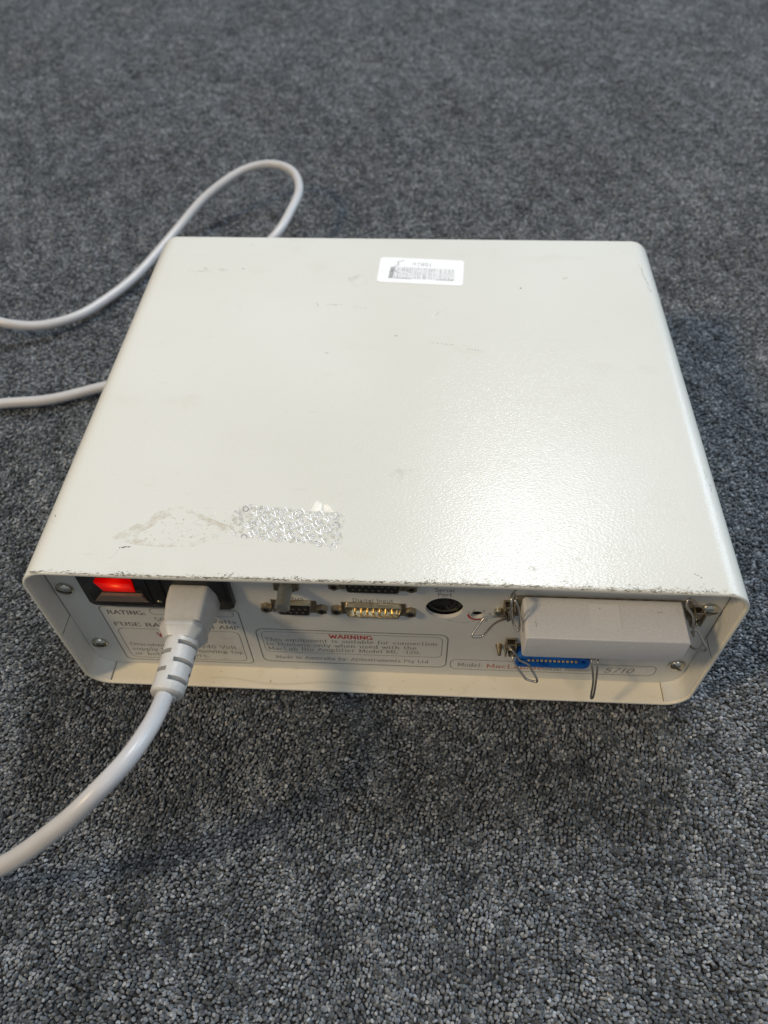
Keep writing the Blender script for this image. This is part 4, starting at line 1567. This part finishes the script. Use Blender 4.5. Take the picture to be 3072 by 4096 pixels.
rot.data.foreach_set('vector', rv_.astype(np.float32).ravel())
scl = me.attributes.new('scl', 'FLOAT_VECTOR', 'POINT')
sv = np.stack([rng.uniform(0.95, 1.5, npt), rng.uniform(0.72, 0.98, npt), rng.uniform(1.1, 1.7, npt)], 1) * 0.00077
scl.data.foreach_set('vector', sv.astype(np.float32).ravel())
sh = me.attributes.new('shade', 'FLOAT', 'POINT')
base = rng.beta(2.4, 3.2, npt)


def field(cell, seed):
    """smooth random field over the floor, sampled at the loop positions"""
    g_ = np.random.default_rng(seed)
    gx, gy = (xy[:, 0] + 0.6) / cell, (xy[:, 1] + 0.4) / cell
    ix, iy = gx.astype(int), gy.astype(int)
    T = g_.normal(0, 1, (iy.max() + 2, ix.max() + 2))
    fx, fy = gx - ix, gy - iy
    fx, fy = fx * fx * (3 - 2 * fx), fy * fy * (3 - 2 * fy)
    return (T[iy, ix] * (1 - fx) + T[iy, ix + 1] * fx) * (1 - fy) + (T[iy + 1, ix] * (1 - fx) + T[iy + 1, ix + 1] * fx) * fy


clump = 0.055 * field(0.0042, 1) + 0.06 * field(0.009, 2) + 0.03 * field(0.03, 3)
sh.data.foreach_set('value', np.clip(base + clump, 0, 1).astype(np.float32))
tn = me.attributes.new('tint', 'FLOAT', 'POINT')
tn.data.foreach_set('value', rng.random(npt).astype(np.float32))
pile = bpy.data.objects.new("carpet_pile", me)
COL.objects.link(pile)
pile["kind"] = "stuff"

pm, nt, bs = new_mat('carpet_yarn')
at = N(nt, 'ShaderNodeAttribute', attribute_name='shade', attribute_type='INSTANCER')
at2 = N(nt, 'ShaderNodeAttribute', attribute_name='tint', attribute_type='INSTANCER')
c1 = ramp(nt, at.outputs['Fac'], [(0.0, (0.028, 0.029, 0.031)), (0.35, (0.100, 0.105, 0.110)), (0.7, (0.255, 0.26, 0.267)), (1.0, (0.47, 0.47, 0.475))])
c2 = ramp(nt, at2.outputs['Fac'], [(0.0, (0.90, 0.99, 1.12)), (0.5, (0.96, 1.01, 1.06)), (1.0, (1.02, 1.01, 0.99))])
c3 = mix(nt, 1.0, c1.outputs[0], c2.outputs[0], 'MULTIPLY')
fib = noise(nt, N(nt, 'ShaderNodeNewGeometry').outputs['Position'], 2600, 3, 0.6)
fr = ramp(nt, fib.outputs[0], [(0.34, (0.55, 0.55, 0.55)), (0.66, (1.4, 1.4, 1.4))])
c4 = mix(nt, 1.0, c3, fr.outputs[0], 'MULTIPLY')
nt.links.new(c4, bs.inputs['Base Color'])
bs.inputs['Roughness'].default_value = 0.85
bs.inputs['Specular IOR Level'].default_value = 0.2
bs.inputs['Sheen Weight'].default_value = 0.32
bs.inputs['Sheen Roughness'].default_value = 0.5
bs.inputs['Sheen Tint'].default_value = (0.75, 0.88, 1.0, 1)

ng = bpy.data.node_groups.new("carpet_loops", 'GeometryNodeTree')
ng.interface.new_socket('Geometry', in_out='INPUT', socket_type='NodeSocketGeometry')
ng.interface.new_socket('Geometry', in_out='OUTPUT', socket_type='NodeSocketGeometry')
gi = ng.nodes.new('NodeGroupInput')
go = ng.nodes.new('NodeGroupOutput')
sp = ng.nodes.new('GeometryNodeMeshUVSphere')
sp.inputs['Segments'].default_value = 8
sp.inputs['Rings'].default_value = 6
sp.inputs['Radius'].default_value = 1.0
ss = ng.nodes.new('GeometryNodeSetShadeSmooth')
sm_ = ng.nodes.new('GeometryNodeSetMaterial')
sm_.inputs['Material'].default_value = pm
ip = ng.nodes.new('GeometryNodeInstanceOnPoints')
ar = ng.nodes.new('GeometryNodeInputNamedAttribute')
ar.data_type = 'FLOAT_VECTOR'
ar.inputs['Name'].default_value = 'rot'
as_ = ng.nodes.new('GeometryNodeInputNamedAttribute')
as_.data_type = 'FLOAT_VECTOR'
as_.inputs['Name'].default_value = 'scl'
L = ng.links.new
L(sp.outputs['Mesh'], ss.inputs['Geometry'])
L(ss.outputs['Geometry'], sm_.inputs['Geometry'])
L(gi.outputs[0], ip.inputs['Points'])
L(sm_.outputs['Geometry'], ip.inputs['Instance'])
L(ar.outputs['Attribute'], ip.inputs['Rotation'])
L(as_.outputs['Attribute'], ip.inputs['Scale'])
L(ip.outputs['Instances'], go.inputs[0])
md = pile.modifiers.new("carpet_loops", 'NODES')
md.node_group = ng
me.materials.append(pm)
print("loops", npt)
